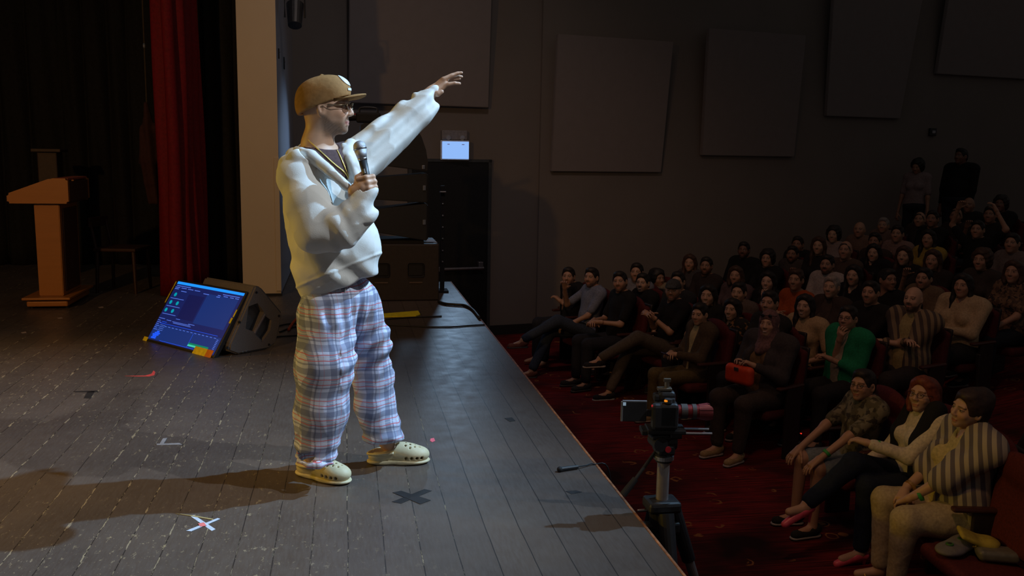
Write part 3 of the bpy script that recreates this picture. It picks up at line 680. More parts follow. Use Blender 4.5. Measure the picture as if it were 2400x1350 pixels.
# ---------------------------------------------------------------- cables, tape, little things on the stage
def cable(name,label,pts,rad,m,cat='cable'):
    z0=rad+.0005
    P=[atz(x,y,z0) if len(p)==2 else atz(x,y,z0)+np.array([0,0,p[2]]) for p in pts for x,y in [p[:2]]]
    bm=bmesh.new(); tube(bm,spline(P,8),rad,8); return tag(obj(name,bm,m,None,True),label,cat)
CB=mat('black_rubber',(.012,.012,.013),.5)
cable('cable','black cable running along the stage from the floor speaker past the stage lip',[(655,778),(700,765),(800,766),(905,762),(1000,766),(1060,766),(1100,763),(1136,761)],.006,CB)
cable('cable','thin black cable looping from the floor speaker under the plaid trousers',[(640,790),(662,788),(700,786),(760,784),(840,778)],.005,CB)
cable('cable','thick black cable curling from the speaker stack over the stage lip',[(1028,707),(1045,712),(1068,714),(1090,716),(1108,726),(1124,745)],.014,CB)
cable('cable','short black cable end lying by the back of the floor speaker',[(640,768),(668,760),(700,757),(740,748)],.006,CB)
cable('cable','thin black wire crossing the yellow tape end behind the performer',[(905,748),(960,744),(1012,742),(1035,741)],.007,CB)
cable('orange_strap','bright orange strap on the stage beside the floor speaker',[(676,773),(684,760),(694,748),(705,741),(716,738)],.011,mat('orange_webbing',(.75,.10,.03),.6),'strap')
cable('orange_strap','red orange loop of strap lying before the subwoofer',[(910,690),(918,684),(926,686),(932,694),(937,700)],.010,mat('red_webbing',(.55,.03,.02),.6),'strap')
def flat(name,label,pts,m,cat='tape',h=.0012):
    P=[atz(x,y,h) for x,y in pts]; bm=bmesh.new(); a=[bm.verts.new(p) for p in P]; b=[bm.verts.new(p-np.array([0,0,h*.8])) for p in P]; n=len(P)
    bm.faces.new(a); bm.faces.new(b[::-1])
    for i in range(n): bm.faces.new((a[i],b[i],b[(i+1)%n],a[(i+1)%n]))
    return tag(obj(name,bm,m),label,cat)
flat('yellow_tape_strip','long yellow tape strip on the stage behind the performer',[(850,737),(905,734),(980,728),(985,736),(975,740),(850,743)],mat('yellow_tape_floor',(.92,.76,.02),.5),h=.012)
BT=mat('pale_blue_tape',(.55,.66,.82),.5)
r=thing('tape_cross','pale blue tape cross marking a spot at the front of the stage','tape mark',tuple(atz(477,1227)))
def tapeq(parent,nm,pts,m,h):
    P=[np.array(atz(x,y,h))-np.array(parent.location) for x,y in pts]; bm=bmesh.new(); a=[bm.verts.new(p) for p in P]; b=[bm.verts.new(p-np.array([0,0,.0008])) for p in P]; n=len(P)
    bm.faces.new(a); bm.faces.new(b[::-1]); 
    for i in range(n): bm.faces.new((a[i],b[i],b[(i+1)%n],a[(i+1)%n]))
    obj(nm,bm,m,parent)
tapeq(r,'tape_strip',[(444,1208),(455,1207),(505,1240),(496,1244)],BT,.0012); tapeq(r,'tape_strip',[(436,1244),(510,1214),(516,1216),(448,1245)],BT,.0022)
tapeq(r,'pink_scrap',[(464,1227),(478,1224),(484,1232),(470,1234)],mat('pink_tape',(.75,.2,.2),.6),.0030)
r=thing('tape_corner','faded grey tape corner mark lying in the performer shadow','tape mark',tuple(atz(400,1034)))
GT=mat('grey_tape',(.28,.27,.28),.6); tapeq(r,'tape_strip',[(366,1040),(420,1038),(427,1042),(368,1043)],GT,.0012); tapeq(r,'tape_strip',[(382,1027),(392,1026),(384,1039),(374,1040)],GT,.0020)
flat('red_tape_curl','curled red tape scrap on the left of the stage floor',[(292,881),(340,880),(355,876),(360,868),(364,872),(362,879),(350,882),(320,882)],mat('red_tape',(.75,.09,.08),.5))
DT=mat('black_gaffer_tape',(.018,.016,.016),.55)
r=thing('gaffer_tape_patch','black gaffer tape cross on the boards in front of the performer','tape mark',tuple(atz(965,1165)))
for pts,h in (([(918,1176),(995,1146),(1012,1150),(940,1180)],.0012),([(920,1154),(940,1150),(1010,1172),(985,1181)],.0020)): tapeq(r,'tape_strip',pts,DT,h)
flat('gaffer_tape_patch','small black tape patch on the left boards near the red scrap',[(205,918),(222,917),(212,934),(196,933)],DT)
flat('gaffer_tape_patch','thin black tape strip just above the small tape patch',[(172,917),(228,915),(231,919),(176,919)],DT)
flat('gaffer_tape_patch','small dark tape patch near the stage lip',[(1325,1151),(1350,1149),(1364,1153),(1340,1158)],DT)
flat('gaffer_tape_patch','dark worn patch on the bluish boards near the stage lip',[(1182,980),(1200,978),(1208,986),(1195,988)],DT)
flat('pink_paper_dot','small pink paper scrap on the boards right of the performer',[(1009,1028),(1017,1026),(1020,1033),(1013,1036),(1008,1033)],mat('pink_paper',(.85,.16,.22),.6),'paper')
flat('straw_stick','thin straw coloured stick lying above the tape cross',[(411,1203),(455,1208),(500,1216),(499,1218),(455,1210)],mat('straw',(.4,.33,.15),.7),'stick',.003)
r=thing('fallen_microphone','black microphone stem lying at the stage lip with its wire over the edge','microphone',tuple(atz(1330,1097)))
A=np.array(atz(1312,1100,.012))-np.array(r.location); B=np.array(atz(1354,1094,.012))-np.array(r.location)
bm=bmesh.new(); cyl(bm,A,B,.011,.009,14); obj('stem',bm,BLACK,r); bm=bmesh.new(); ball(bm,A,.014); obj('tip',bm,BLACKM,r)
D_=np.array(atz(1392,1088,.004))-np.array(r.location); bm=bmesh.new(); tube(bm,spline([B,B*.5+D_*.5,D_,D_+np.array([.08,0,-.05]),D_+np.array([.11,.0,-.5])],6),.0035); obj('wire',bm,CB,r)
for i,(x,y,l) in enumerate(((236,720,'tiny bright scrap on the boards right of the lectern'),(140,745,'tiny scrap on the boards just before the lectern'),(55,779,'reddish scrap at the far left of the boards'))):
    flat('paper_scrap',l,[(x-6,y),(x+5,y-2),(x+7,y+1),(x-3,y+2)],mat('scrap_paper',(.4,.3,.25),.7),'paper')
# ---------------------------------------------------------------- camera on tripod
TD=3.9
def td(px,py,d=TD): return CC+ray(px,py)*d
base=td(1548,1250); r=thing('camera_tripod','silver and black tripod standing on the carpet beside the stage lip','tripod',(base[0],base[1],FZ)); RL=np.array(r.location)
L_=lambda q: np.array(q)-RL
ax=base[:2]; vert=lambda py: np.array([base[0],base[1],td(1548,py)[2]])
SIL=mat('brushed_silver',(.34,.30,.29),.4,.5,.1)
bm=bmesh.new(); cyl(bm,L_(vert(1260)),L_(vert(1072)),.026,.026,24); obj('centre_column',bm,SIL,r)
bm=bmesh.new(); cyl(bm,L_(vert(1072)),L_(vert(1052)),.034,.040,24); cyl(bm,L_(vert(1060)),L_(vert(1015)),.032,.036,24); obj('bowl',bm,BLACK,r)
bm=bmesh.new(); cyl(bm,L_(vert(1066)),L_(vert(1057)),.042,.042,24); obj('silver_ring',bm,CHROME,r)
bm=bmesh.new(); h0=vert(1200); 
cyl(bm,L_(vert(1232)),L_(vert(1165)),.05,.055,24); box(bm,L_(h0)+np.array([0,0,.04]),(.14,.12,.05),bev=.015); cyl(bm,L_(vert(1292)),L_(vert(1230)),.032,.036,18); box(bm,L_(vert(1235)),(.16,.05,.05),bev=.01)
obj('spider',bm,BLACK,r)
cz=h0[2]-FZ
for k,(dx,dy) in enumerate(((.48,.12),(-.04,.50),(.0,-.50))):
    hd=np.array([dx,dy,0]); hd/=np.linalg.norm(hd)
    top=np.array([0,0,cz+.02])+hd*.055; foot=np.array([dx,dy,.01]); mid=top+(foot-top)*.20
    if k==1: foot=np.array([-.04,.5,.01]); mid=top+(foot-top)*.2
    bm=bmesh.new(); cyl(bm,mid,foot,.021,.017,16); lg=obj('leg',bm,SIL,r)
    bm=bmesh.new(); cyl(bm,top,mid+(foot-top)*.02,.034,.030,16); obj('leg_clamp',bm,BLACK,lg)
    m2=top+(foot-top)*.55; bm=bmesh.new(); cyl(bm,m2,m2+(foot-top)*.04,.026,.026,16); obj('leg_lock',bm,BLACK,lg)
    bm=bmesh.new(); ball(bm,foot+np.array([0,0,.012]),.024,(1,1,.8)); obj('rubber_foot',bm,BLACK,lg)
bm=bmesh.new(); cyl(bm,L_(td(1494,1197)),L_(td(1520,1195)),.006); obj('knob_lever',bm,CHROME,r)
# fluid head
hc=vert(985)
hc=vert(1024)
bm=bmesh.new(); box(bm,L_(vert(1040)),(.075,.08,.05),bev=.012); cyl(bm,L_(hc)+np.array([-.045,0,0]),L_(hc)+np.array([.045,0,0]),.036,.036,24); cyl(bm,L_(hc)+np.array([-.03,-.045,0]),L_(hc)+np.array([-.03,.045,0]),.03,.03,20); box(bm,L_(vert(1009)),(.13,.07,.020),bev=.006)
obj('fluid_head',bm,BLACK,r)
bm=bmesh.new(); cyl(bm,L_(hc)+np.array([.0,-.05,-.02]),L_(hc)+np.array([0,-.043,-.02]),.013); obj('red_button',bm,mat('red_button',(.45,.02,.03),.4),r)
bm=bmesh.new(); p0=L_(td(1556,1032,3.87)); p1=L_(td(1473,1145,3.80)); cyl(bm,p0,p0+(p1-p0)*.85,.0075,.0075,12); ph=obj('pan_handle',bm,BLACK,r)
bm=bmesh.new(); cyl(bm,p0+(p1-p0)*.8,L_(td(1460,1160,3.80)),.013,.015,14); obj('grip',bm,BLACKM,ph)
# camera body
r=thing('photo_camera','black camera with a red lens mounted on the tripod, screen toward the stage','camera',tuple(vert(1001))); RL=np.array(r.location)
Rc=Matrix(rotz(math.radians(-10)).tolist())
def cl(x,y,z): return np.array(Rc@Vector((x,y,z)))
CAMB=mat('black_camera_shell',(.02,.02,.022),.4)
bm=bmesh.new(); box(bm,cl(0,0,.085),(.085,.135,.105),Rc,.014); box(bm,cl(-.012,-.045,.08),(.11,.045,.11),Rc,.014); prism(bm,[(0,0),(.001,0),(.001,.001)],0,.0001,1); obj('body',bm,CAMB,r)
bm=bmesh.new(); box(bm,cl(0,.0,.155),(.07,.055,.045),Rc,.014); box(bm,cl(-.04,0,.15),(.03,.045,.03),Rc,.008); obj('viewfinder_hump',bm,CAMB,r)
bm=bmesh.new(); box(bm,cl(-.01,.0,.185),(.06,.035,.012),Rc,.003); cyl(bm,cl(0,0,.19),cl(0,0,.215),.010,n=12); box(bm,cl(0,0,.222),(.03,.014,.016),Rc,.003); obj('hot_shoe_mount',bm,mat('worn_metal',(.22,.19,.15),.35,.8),r)
for (a,b,c,rr) in ((.0,-.05,.146,.016),(.02,-.035,.143,.011),(.0,.05,.146,.014)):
    bm=bmesh.new(); cyl(bm,cl(a,b,c-.006),cl(a,b,c+.010),rr,rr,18); obj('dial',bm,mat('ribbed_dial',(.07,.07,.075),.35,.5),r)
bm=bmesh.new(); box(bm,cl(-.135,-.03,.095),(.10,.012,.085),Rc,.004); box(bm,cl(-.075,-.03,.09),(.03,.012,.03),Rc,.003); mn=obj('flip_screen',bm,CAMB,r)
bm=bmesh.new(); box(bm,cl(-.187,-.03,.095),(.008,.013,.085),Rc,.002); box(bm,cl(-.135,-.03,.139),(.10,.013,.004),Rc); obj('screen_edge',bm,mat('grey_edge',(.17,.17,.18),.35),mn)
bm=bmesh.new(); box(bm,cl(-.178,-.0368,.128),(.012,.002,.014),Rc); obj('screen_glow',bm,emit('pale_blue_display',(.16,.22,.28),1.0),mn)
bm=bmesh.new(); box(bm,cl(-.063,-.05,.125),(.012,.012,.010),Rc,.003); obj('record_button',bm,emit('red_button_glow',(.25,.01,.012),1.0),r)
bm=bmesh.new(); box(bm,cl(-.012,-.060,.150),(.014,.010,.008),Rc,.002); obj('amber_lamp',bm,emit('amber_glow',(.75,.22,.01),1.0),r)
Lx=lambda x:cl(x,0,.09)
bm=bmesh.new(); cyl(bm,Lx(.035),Lx(.145),.027,.030,28); 
obj('lens_barrel',bm,mat('dark_red_lens',(.20,.018,.02),.35,.3,.1),r)  # barrel coloured dark red
for a,b in ((.062,.088),(.108,.125)):
    bm=bmesh.new(); cyl(bm,Lx(a),Lx(b),.0315,.0315,28); obj('rubber_ring',bm,mat('rubber_ring',(.06,.05,.045),.7),r)
bm=bmesh.new()
n_=28; ring=[]
for i in range(n_):
    t=2*math.pi*i/n_; l=.055-.022*(math.cos(2*t)<0)*abs(math.cos(2*t)); 
    ring.append([cl(.135,.031*math.cos(t),.09+.031*math.sin(t)),cl(.135+l,.037*math.cos(t),.09+.037*math.sin(t))])
for i in range(n_):
    a,b=ring[i],ring[(i+1)%n_]; bm.faces.new([bm.verts.new(q) for q in (a[0],b[0],b[1],a[1])])
o=obj('lens_hood',bm,mat('pinkish_red_hood',(.22,.045,.05),.35,.1),r); md=o.modifiers.new('t','SOLIDIFY'); md.thickness=.003
bm=bmesh.new(); cyl(bm,Lx(.134),Lx(.140),.026,.026,28); obj('front_glass',bm,mat('dark_glass',(.01,.01,.015),.05),r)
bm=bmesh.new(); 
for q in (-.03,.03): cyl(bm,cl(-.09,q,.004),cl(.19,q,.004),.0055,.0065,12)
obj('support_rod',bm,mat('steel_rod',(.45,.43,.45),.25,.9),r)
bm=bmesh.new(); box(bm,cl(.0,0,.012),(.16,.10,.02),Rc,.005); box(bm,cl(.04,0,.0),(.05,.09,.03),Rc,.006); box(bm,cl(-.09,0,.005),(.025,.085,.02),Rc,.004); obj('base_plate',bm,BLACK,r)
# ================================================================== PERFORMER
def w_(px,py,Y=4.1): return aty(px,py,Y)
PR=np.array([-.05,4.1,0.]); perf=thing('person','man on stage in tan cap, pale hoodie and plaid trousers, one arm raised','person',tuple(PR))
SK=(.60,.36,.235); HAIR=(.055,.032,.02)
fa=math.radians(-102); HR=rotz(fa)@rotx(math.radians(3)); HC=w_(765,258,4.10)
sh=np.array([math.cos(math.radians(-30)),math.sin(math.radians(-30)),0]) # chest faces this way
BA=math.radians(-120); BR_=rotz(BA)
nb=w_(744,352,4.11)
shR=w_(699,404,3.95); shL=w_(822,362,4.27)
elR=w_(752,548,3.84); wrR=w_(850,458,3.80)
wrL=w_(1010,217,4.42); elL=(shL+wrL)/2+np.array([.0,.0,-.02])
pel=w_(782,660,4.11)
# --- hands
def handT(o,fwd,up,side):
    f=np.array(fwd,float); f/=np.linalg.norm(f); u=np.array(up,float); u-=f*(u@f); u/=np.linalg.norm(u); x=np.cross(f,u)
    Rm=np.stack([x,f,u],1); return lambda p:o+Rm@p
camd=lambda px,py,Y:w_(px,py,Y)
hL0=w_(1014,212,4.42); hL1=w_(1083,176,4.46)
fwdL=(hL1-hL0)
s=S(.005)
# skull, neck
head_prims(s,False,1.02,HR,HC)
s.chain([HC+HR@np.array([0,-.03,-.06]),nb+np.array([0,0,.02]),nb+np.array([0,0,-.08])],[.060,.064,.09],.03)
s.c(shR*.75+nb*.25,shL*.75+nb*.25,.05,.05,.05)
ch=(shR+shL)/2+np.array([0,0,-.12])
s.e(ch,(.15,.10,.17),BR_,.05); s.e((ch+pel)/2,(.125,.09,.20),BR_,.05); s.e(pel,(.15,.10,.11),BR_,.05)
s.chain([shR,elR,wrR],[.048,.038,.027],.03); s.chain([shL,elL,wrL],[.048,.038,.027],.03)
hipR=w_(762,700,4.04);hipL=w_(826,700,4.17); knR=w_(768,880,3.97); knL=w_(870,880,4.22); cR_=atz(752,1122); cL_=atz(932,1084); dR_=np.array([.788,-.616,0]); dL_=np.array([.999,-.035,0]); anR=cR_-dR_*.055+np.array([0,0,.11]); anL=cL_-dL_*.055+np.array([0,0,.11])
s.chain([hipR,knR,anR],[.08,.055,.036],.03); s.chain([hipL,knL,anL],[.08,.055,.036],.03)
s.c(anR,anR+dR_*.03+np.array([0,0,-.065]),.031,.026,.02); s.c(anL,anL+dL_*.03+np.array([0,0,-.065]),.031,.026,.02)
# raised hand: palm down/outward, index highest, thumb low
s.c(w_(1000,224,4.42),w_(1016,212,4.43),.026,.025,.015)
s.c(w_(1014,213,4.43),w_(1040,189,4.43),.0225,.0185,.012); s.c(w_(1015,214,4.43),w_(1043,194,4.45),.021,.017,.012); s.c(w_(1016,217,4.42),w_(1042,200,4.425),.020,.016,.012)
s.chain([w_(1039,186,4.42),w_(1058,177,4.425),w_(1072,172,4.43),w_(1082,170.5,4.43)],[.0115,.0098,.0085,.0072],.003)
s.chain([w_(1042,190,4.445),w_(1061,182,4.45),w_(1075,179.5,4.45),w_(1082,180,4.45)],[.0115,.0098,.0085,.0072],.003)
s.chain([w_(1043,193,4.47),w_(1062,186,4.48),w_(1077,184.5,4.48)],[.0110,.0092,.0075],.003)
s.chain([w_(1041,201,4.42),w_(1051,197.5,4.415),w_(1066,195,4.415),w_(1077,196,4.42)],[.0115,.0100,.0088,.0078],.003)
s.chain([w_(1014,217,4.40),w_(1026,220,4.385),w_(1035,215,4.385)],[.0150,.0130,.0108],.005)
# microphone hand: fist round the barrel
mtop=w_(843,345,3.83); mbot=w_(872,470,3.80); md_=(mbot-mtop)/np.linalg.norm(mbot-mtop)
mg=w_(860,438,3.80); ff=np.array([.62,-.5,.1]); 
GR=mg
pc=w_(858,442,3.775)
# palm wraps the near/right side of the barrel
ax_=-md_; fdir=np.array([math.cos(-.25),math.sin(-.25),0]); fdir-=ax_*(fdir@ax_); fdir/=np.linalg.norm(fdir); ndir=np.cross(fdir,ax_)  # ndir: perpendicular to barrel and fingers
if ndir[1]>0: ndir=-ndir
back=-fdir
s.chain([wrR,GR+back*.045-ax_*.012+ndir*.012,GR+back*.012+ndir*.03],[.028,.03,.020],.02)
for i in range(4):
    o=ax_*(.034-.0215*i); r=[.0098,.0102,.0098,.0088][i]; L=[1,1.05,1.0,.9][i]
    pts=[GR+o+back*.025+ndir*.030,GR+o+fdir*.012+ndir*.034,GR+o+fdir*.036*L+ndir*.012,GR+o+fdir*.030*L-ndir*.016,GR+o+fdir*.006-ndir*.026]
    s.chain(pts,[r*1.15,r*1.12,r*1.05,r*.98,r*.9],.006)
s.chain([GR+back*.04+ax_*.005+ndir*.01,GR+back*.030+ax_*.045-ndir*.004,GR+fdir*.004+ax_*.062-ndir*.006,],[.015,.012,.0095],.008)
Vt,Fq=s.nets(); loc=(Vt-HC)@HR
cols=np.tile(np.array(SK,f32),(len(Vt),1)); mh=(np.linalg.norm(Vt-HC,axis=1)<.17)&(loc[:,2]>-.14)
cols[mh]=head_cols(loc[mh],SK,(.12,.07,.042),.85,(.46,.20,.16))
m=mh&(loc[:,1]<.02)&(loc[:,2]>-.02)&(np.abs(loc[:,0])<.08)&~((loc[:,1]>-.03)&(np.abs(loc[:,0])>.072)); cols[m]=cols[m]*.8+np.array(HAIR)*.2
body=link('body',rawmesh('body',Vt-PR,Fq,cols),SKIN,perf)
def child(name,s,m,disp=None,parent=perf): return sobj(name,s,m,parent,disp,PR)
def inperf(o): return o
# teeth
s=S(.0025); s.b(HC+HR@np.array([0,.086,-.0585]),(.012,.003,.0030),.001,HR); child('teeth',s,mat('teeth',(.7,.66,.6),.3))
# ear helix detail is part of the head; glasses
bm=bmesh.new(); hp=lambda *p:tuple(HC+HR@np.array(p)-PR)
for q in (-1,1):
    ring=[hp(q*(.033+.023*math.cos(t)),.112-abs(.010*math.cos(t)),.010+.016*math.sin(t)) for t in np.linspace(0,2*math.pi,24,endpoint=False)]
    tube(bm,ring,.0011,6,close=True)
    tube(bm,[hp(q*.055,.104,.016),hp(q*.078,.06,.016),hp(q*.083,.01,.018),hp(q*.082,-.02,.002)],.0012,6)
tube(bm,spline([hp(-.011,.112,.014),hp(0,.116,.018),hp(.011,.112,.014)],5),.0011,6)
fr=obj('glasses_frame',bm,mat('thin_gold_frame',(.45,.36,.22),.3,.9),perf,True)
bm=bmesh.new()
for q in (-1,1):
    f=bm.faces.new([bm.verts.new(hp(q*(.033+.0225*math.cos(t)),.112-abs(.010*math.cos(t)),.010+.0155*math.sin(t))) for t in np.linspace(0,2*math.pi,24,endpoint=False)])
n=N('brown_tinted_lens'); n.b.inputs['Base Color'].default_value=(.10,.045,.035,1); n.b.inputs['Roughness'].default_value=.08; n.b.inputs['Alpha'].default_value=.62
obj('lens',bm,n.m,fr)
# cap
CAPM=mat('tan_cap_cloth',(.33,.175,.065),.85,0,.12,60,.25,.2)
s=S(.0045); cp=lambda *p:HC+HR@np.array(p)
s.e(cp(0,-.014,.044),(.091,.116,.096),HR,.02); s.e(cp(0,.040,.088),(.060,.066,.052),HR,.04); s.e(cp(0,-.02,.03),(.070,.092,.085),HR,.008,-1)
nrm=HR@np.array([0,.34,-1.0]); s.e(cp(0,-.05,.005),(.083,.075,.075),HR,.03); s.e(cp(0,-.04,-.01),(.071,.072,.085),HR,.008,-1); s.plane(cp(0,.0,.022),nrm,.004); s.e(cp(0,-.01,.145),(.008,.008,.006),HR,.003)
gl=lambda x,y,z:.0035*wob(x,y,z,42,2)+.003*(np.sqrt(np.abs(wob(x,y,z,30,6))+.01)-.4)
capo=child('cap',s,CAPM,gl)
bm=bmesh.new(); rows=[]
for i in range(25):
    t=-1+2*i/24; x=.082*t; y0=.062+.036*math.sqrt(max(0,1-t*t))-.01; L=.086*math.sqrt(max(0,1-abs(t)**3.0)); zz=.050-.020*t*t
    rows.append([(x*(1+.0*k),y0+L*k,zz+.010*k+.004*math.sin(k*3)) for k in np.linspace(0,1,7)])
for th in (0,):
    vv=[[bm.verts.new(hp(*p)) for p in r_] for r_ in rows]
    for i in range(24):
        for k in range(6): bm.faces.new((vv[i][k],vv[i+1][k],vv[i+1][k+1],vv[i][k+1]))
o=obj('brim',bm,CAPM,capo,True); md=o.modifiers.new('t','SOLIDIFY'); md.thickness=.006; md.offset=0
from mathutils.bvhtree import BVHTree
def drape(o,centre,dirs,off=.002):
    T=BVHTree.FromPolygons([v.co for v in o.data.vertices],[p.vertices for p in o.data.polygons]); out=[]
    for d in dirs:
        d=Vector(d).normalized(); h_=T.ray_cast(Vector(centre)+d*.5,-d); out.append(h_[0]+d*off if h_[0] else Vector(centre)+d*.1)
    return out
def patch(name,parent,o,centre,az,el,m,off=.002,n=12,ell=False,th=.003):
    dirs=[]
    for i in range(n+1):
        for k in range(n+1):
            u=-1+2*i/n; v=-1+2*k/n
            if ell: u,v=u*math.sqrt(1-v*v/2),v*math.sqrt(1-u*u/2)
            A=math.radians(az[0]+(az[1]-az[0])*(u+1)/2); E_=math.radians(el[0]+(el[1]-el[0])*(v+1)/2)
            dirs.append(HR@np.array([math.sin(A)*math.cos(E_),math.cos(A)*math.cos(E_),math.sin(E_)]))
    P=drape(o,centre,dirs,off); bm=bmesh.new(); vs=[bm.verts.new(p) for p in P]
    for i in range(n):
        for k in range(n):
            a=i*(n+1)+k; bm.faces.new((vs[a],vs[a+n+1],vs[a+n+2],vs[a+1]))
    q=obj(name,bm,m,parent,True); md=q.modifiers.new('t','SOLIDIFY'); md.thickness=th; return q
WP_=mat('white_patch_cloth',(.72,.74,.76),.7); pcn=cp(0,0,.05)-PR
patch('white_patch',capo,capo,pcn,(-24,24),(24,58),WP_,.003,12,True)
patch('stitched_word',capo,capo,pcn,(-16,16),(14,19),WP_,.003)
# --- tee
TEE=fabric((.085,.05,.05)); s=S(.007)
s.e(ch+np.array([0,0,.02]),(.17,.150,.18),BR_,.05); s.c(shR*.8+nb*.2,shL*.8+nb*.2,.055,.055,.05); s.e((ch+pel)/2,(.15,.150,.24),BR_,.05)
s.c(nb+np.array([0,0,-.06]),nb+np.array([0,0,-.01]),.085,.075,.03); s.e(nb+np.array([.02,-.012,.045]),(.082,.082,.072),None,.008,-1)
child('t_shirt',s,TEE)
# --- hoodie
HM=N('pale_fleece'); co=HM.coord(); v=HM.noise(300,2,co); HM.l(HM.mix(HM.noise(6,2,co),(.66,.645,.61),(.74,.725,.69)),HM.b.inputs['Base Color']); HM.b.inputs['Roughness'].default_value=.95; HM.b.inputs['Specular IOR Level'].default_value=.15; HM.bump(v,.25,.002); HM=HM.m
up=np.array([0,0,1.])
s=S(.0045)
s.e(w_(770,455,4.10),(.205,.155,.21),BR_,.06)
s.e(w_(785,570,4.08),(.195,.160,.19),BR_,.06)
s.e(w_(708,480,4.14),(.080,.12,.20),None,.06)
s.e(w_(724,585,4.12),(.07,.12,.16),None,.06)
s.e(w_(842,590,4.05),(.09,.12,.15),None,.06)
s.e(w_(790,640,4.09),(.195,.15,.11),BR_,.05)
s.e(w_(742,655,4.08),(.085,.12,.12),None,.05)
s.c(shR+np.array([0,0,-.02]),nb+np.array([-.01,.02,-.03]),.085,.075,.05)
s.c(shL+np.array([0,0,-.03]),nb+np.array([.02,.04,-.05]),.075,.065,.05)
# near sleeve: wide, hanging, bent up to the wrist
s.chain([shR+np.array([.012,.0,-.04]),w_(724,480,3.87),w_(750,540,3.84)],[.078,.088,.088],.04)
s.chain([w_(745,538,3.83),w_(800,535,3.80),w_(842,498,3.79),w_(852,466,3.79)],[.098,.082,.062,.045],.035)
s.c(w_(842,478,3.79),w_(858,452,3.79),.046,.044,.015)
# far sleeve, raised with a deep drop to the flank
s.chain([shL+np.array([0,0,-.02]),w_(900,322,4.32),w_(960,275,4.37),w_(992,247,4.40)],[.082,.072,.062,.056],.035)
s.chain([w_(855,392,4.22),w_(900,350,4.27),w_(945,308,4.33),w_(985,268,4.37),w_(998,246,4.39)],[.048,.046,.043,.038,.034],.06)
s.chain([w_(832,412,4.20),w_(872,368,4.25),w_(920,325,4.30)],[.066,.058,.052],.06)
s.c(w_(984,238,4.40),w_(998,227,4.41),.044,.043,.008)   # cuff roll
s.c(w_(994,228,4.415),w_(1010,214,4.425),.038,.035,.006)
s.c(w_(1004,219,4.42),w_(1036,196,4.45),.030,.032,.004,-1)
PLN=(w_(1014,211,4.42),fwdL)
s.c(w_(852,456,3.79),w_(868,428,3.785),.034,.036,.004,-1)
# hood bunched behind the neck
s.chain([w_(672,398,4.04),w_(690,368,4.08),w_(716,356,4.18),w_(738,348,4.25)],[.030,.036,.036,.032],.02)
s.chain([w_(664,402,3.97),w_(674,384,3.97),w_(700,372,3.93),w_(738,372,3.92)],[.026,.034,.036,.028],.010)
s.chain([w_(735,362,3.96),w_(775,398,3.90),w_(812,432,3.875),w_(832,452,3.90)],[.030,.026,.022,.018],.025)
s.chain([w_(822,338,4.20),w_(815,362,4.10),w_(838,400,4.0),w_(842,440,3.94)],[.030,.028,.024,.018],.025)
# V opening
for dy_ in (-.03,.02,.06):
    s.chain([w_(752,345,3.97+dy_),w_(783,379,3.92+dy_),w_(808,412,3.895+dy_),w_(834,450,3.885+dy_)],[.092,.062,.040,.004],.006,-1)
s.chain([w_(745,318,4.08),w_(775,352,4.0)],[.078,.070],.014,-1)
s.c(nb+np.array([.01,-.01,.0]),nb+np.array([.02,-.02,.15]),.090,.10,.012,-1)
s.e(w_(785,470,3.98),(.06,.05,.05),None,.04)
s.chain([w_(696,352,4.02),w_(730,366,3.92),w_(772,400,3.86),w_(812,436,3.835),w_(831,456,3.84)],[.020,.024,.022,.018,.010],.004)
s.chain([w_(806,342,4.16),w_(818,372,4.04),w_(832,402,3.98),w_(842,432,3.92)],[.016,.020,.018,.014],.006)
# hem cut, rising towards the front
h0=w_(712,710,3.98); h1=w_(886,640,3.98); t_=(h1-h0); t_/=np.linalg.norm(t_); nn=np.cross(t_,ray(790,675)); 
if nn[2]>0: nn=-nn
s.plane((h0+h1)/2,nn,.006)
hemP=(h0+h1)/2; nn_u=nn/np.linalg.norm(nn)
def hdisp(x,y,z):
    P=np.stack([x,y,z],1); d=-((P-hemP)@nn_u)          # height above hem
    wx=x+.03*wob(x,y,z,9,2,3); wz=z+.03*wob(x,y,z,8,4,3)
    f1=wob(wx,y,wz,26,1,4); f2=wob(wx,y,wz,55,5,4)
    r=.0045*wob(x,y,z,13,1,4)+.0048*(np.sqrt(np.abs(f1)+.004)-.5)+.0028*(np.sqrt(np.abs(f2)+.006)-.45)
    r=r-.004*np.exp(-((d-.075)/.006)**2)*(d<.2)+.012*np.exp(-((d-.115)/.05)**2)*0
    # sleeve wrinkles at the bent elbow
    q=np.linalg.norm(P-w_(775,540,3.80),axis=1); r=r+.006*np.exp(-(q/.13)**2)*np.sin((P@np.array([30,0,48.]))+3*np.sin(x*20))
    q=np.linalg.norm(P-w_(835,500,3.78),axis=1); r=r+.003*np.exp(-(q/.08)**2)*np.sin(P@np.array([70,0,-45.]))
    # long folds running down the raised sleeve
    a=w_(1000,240,4.4); b=w_(850,400,4.2); u=(b-a)/np.linalg.norm(b-a); k=(P-a)@u; side=(P-a)@np.cross(u,np.array([0,1.,0]))
    m=(x>a[0]-.36)&(z>1.2); r=r+m*.009*np.sin(side*95+k*6)*np.clip((x-(a[0]-.36))/.1,0,1)
    # diagonal drape across the belly
    m2=np.clip((1.12-z)/.15,0,1)*np.clip((z-.85)/.1,0,1); r=r+m2*.007*np.sin(x*38+z*46)
    return r
hood=child('hoodie',s,HM,hdisp)
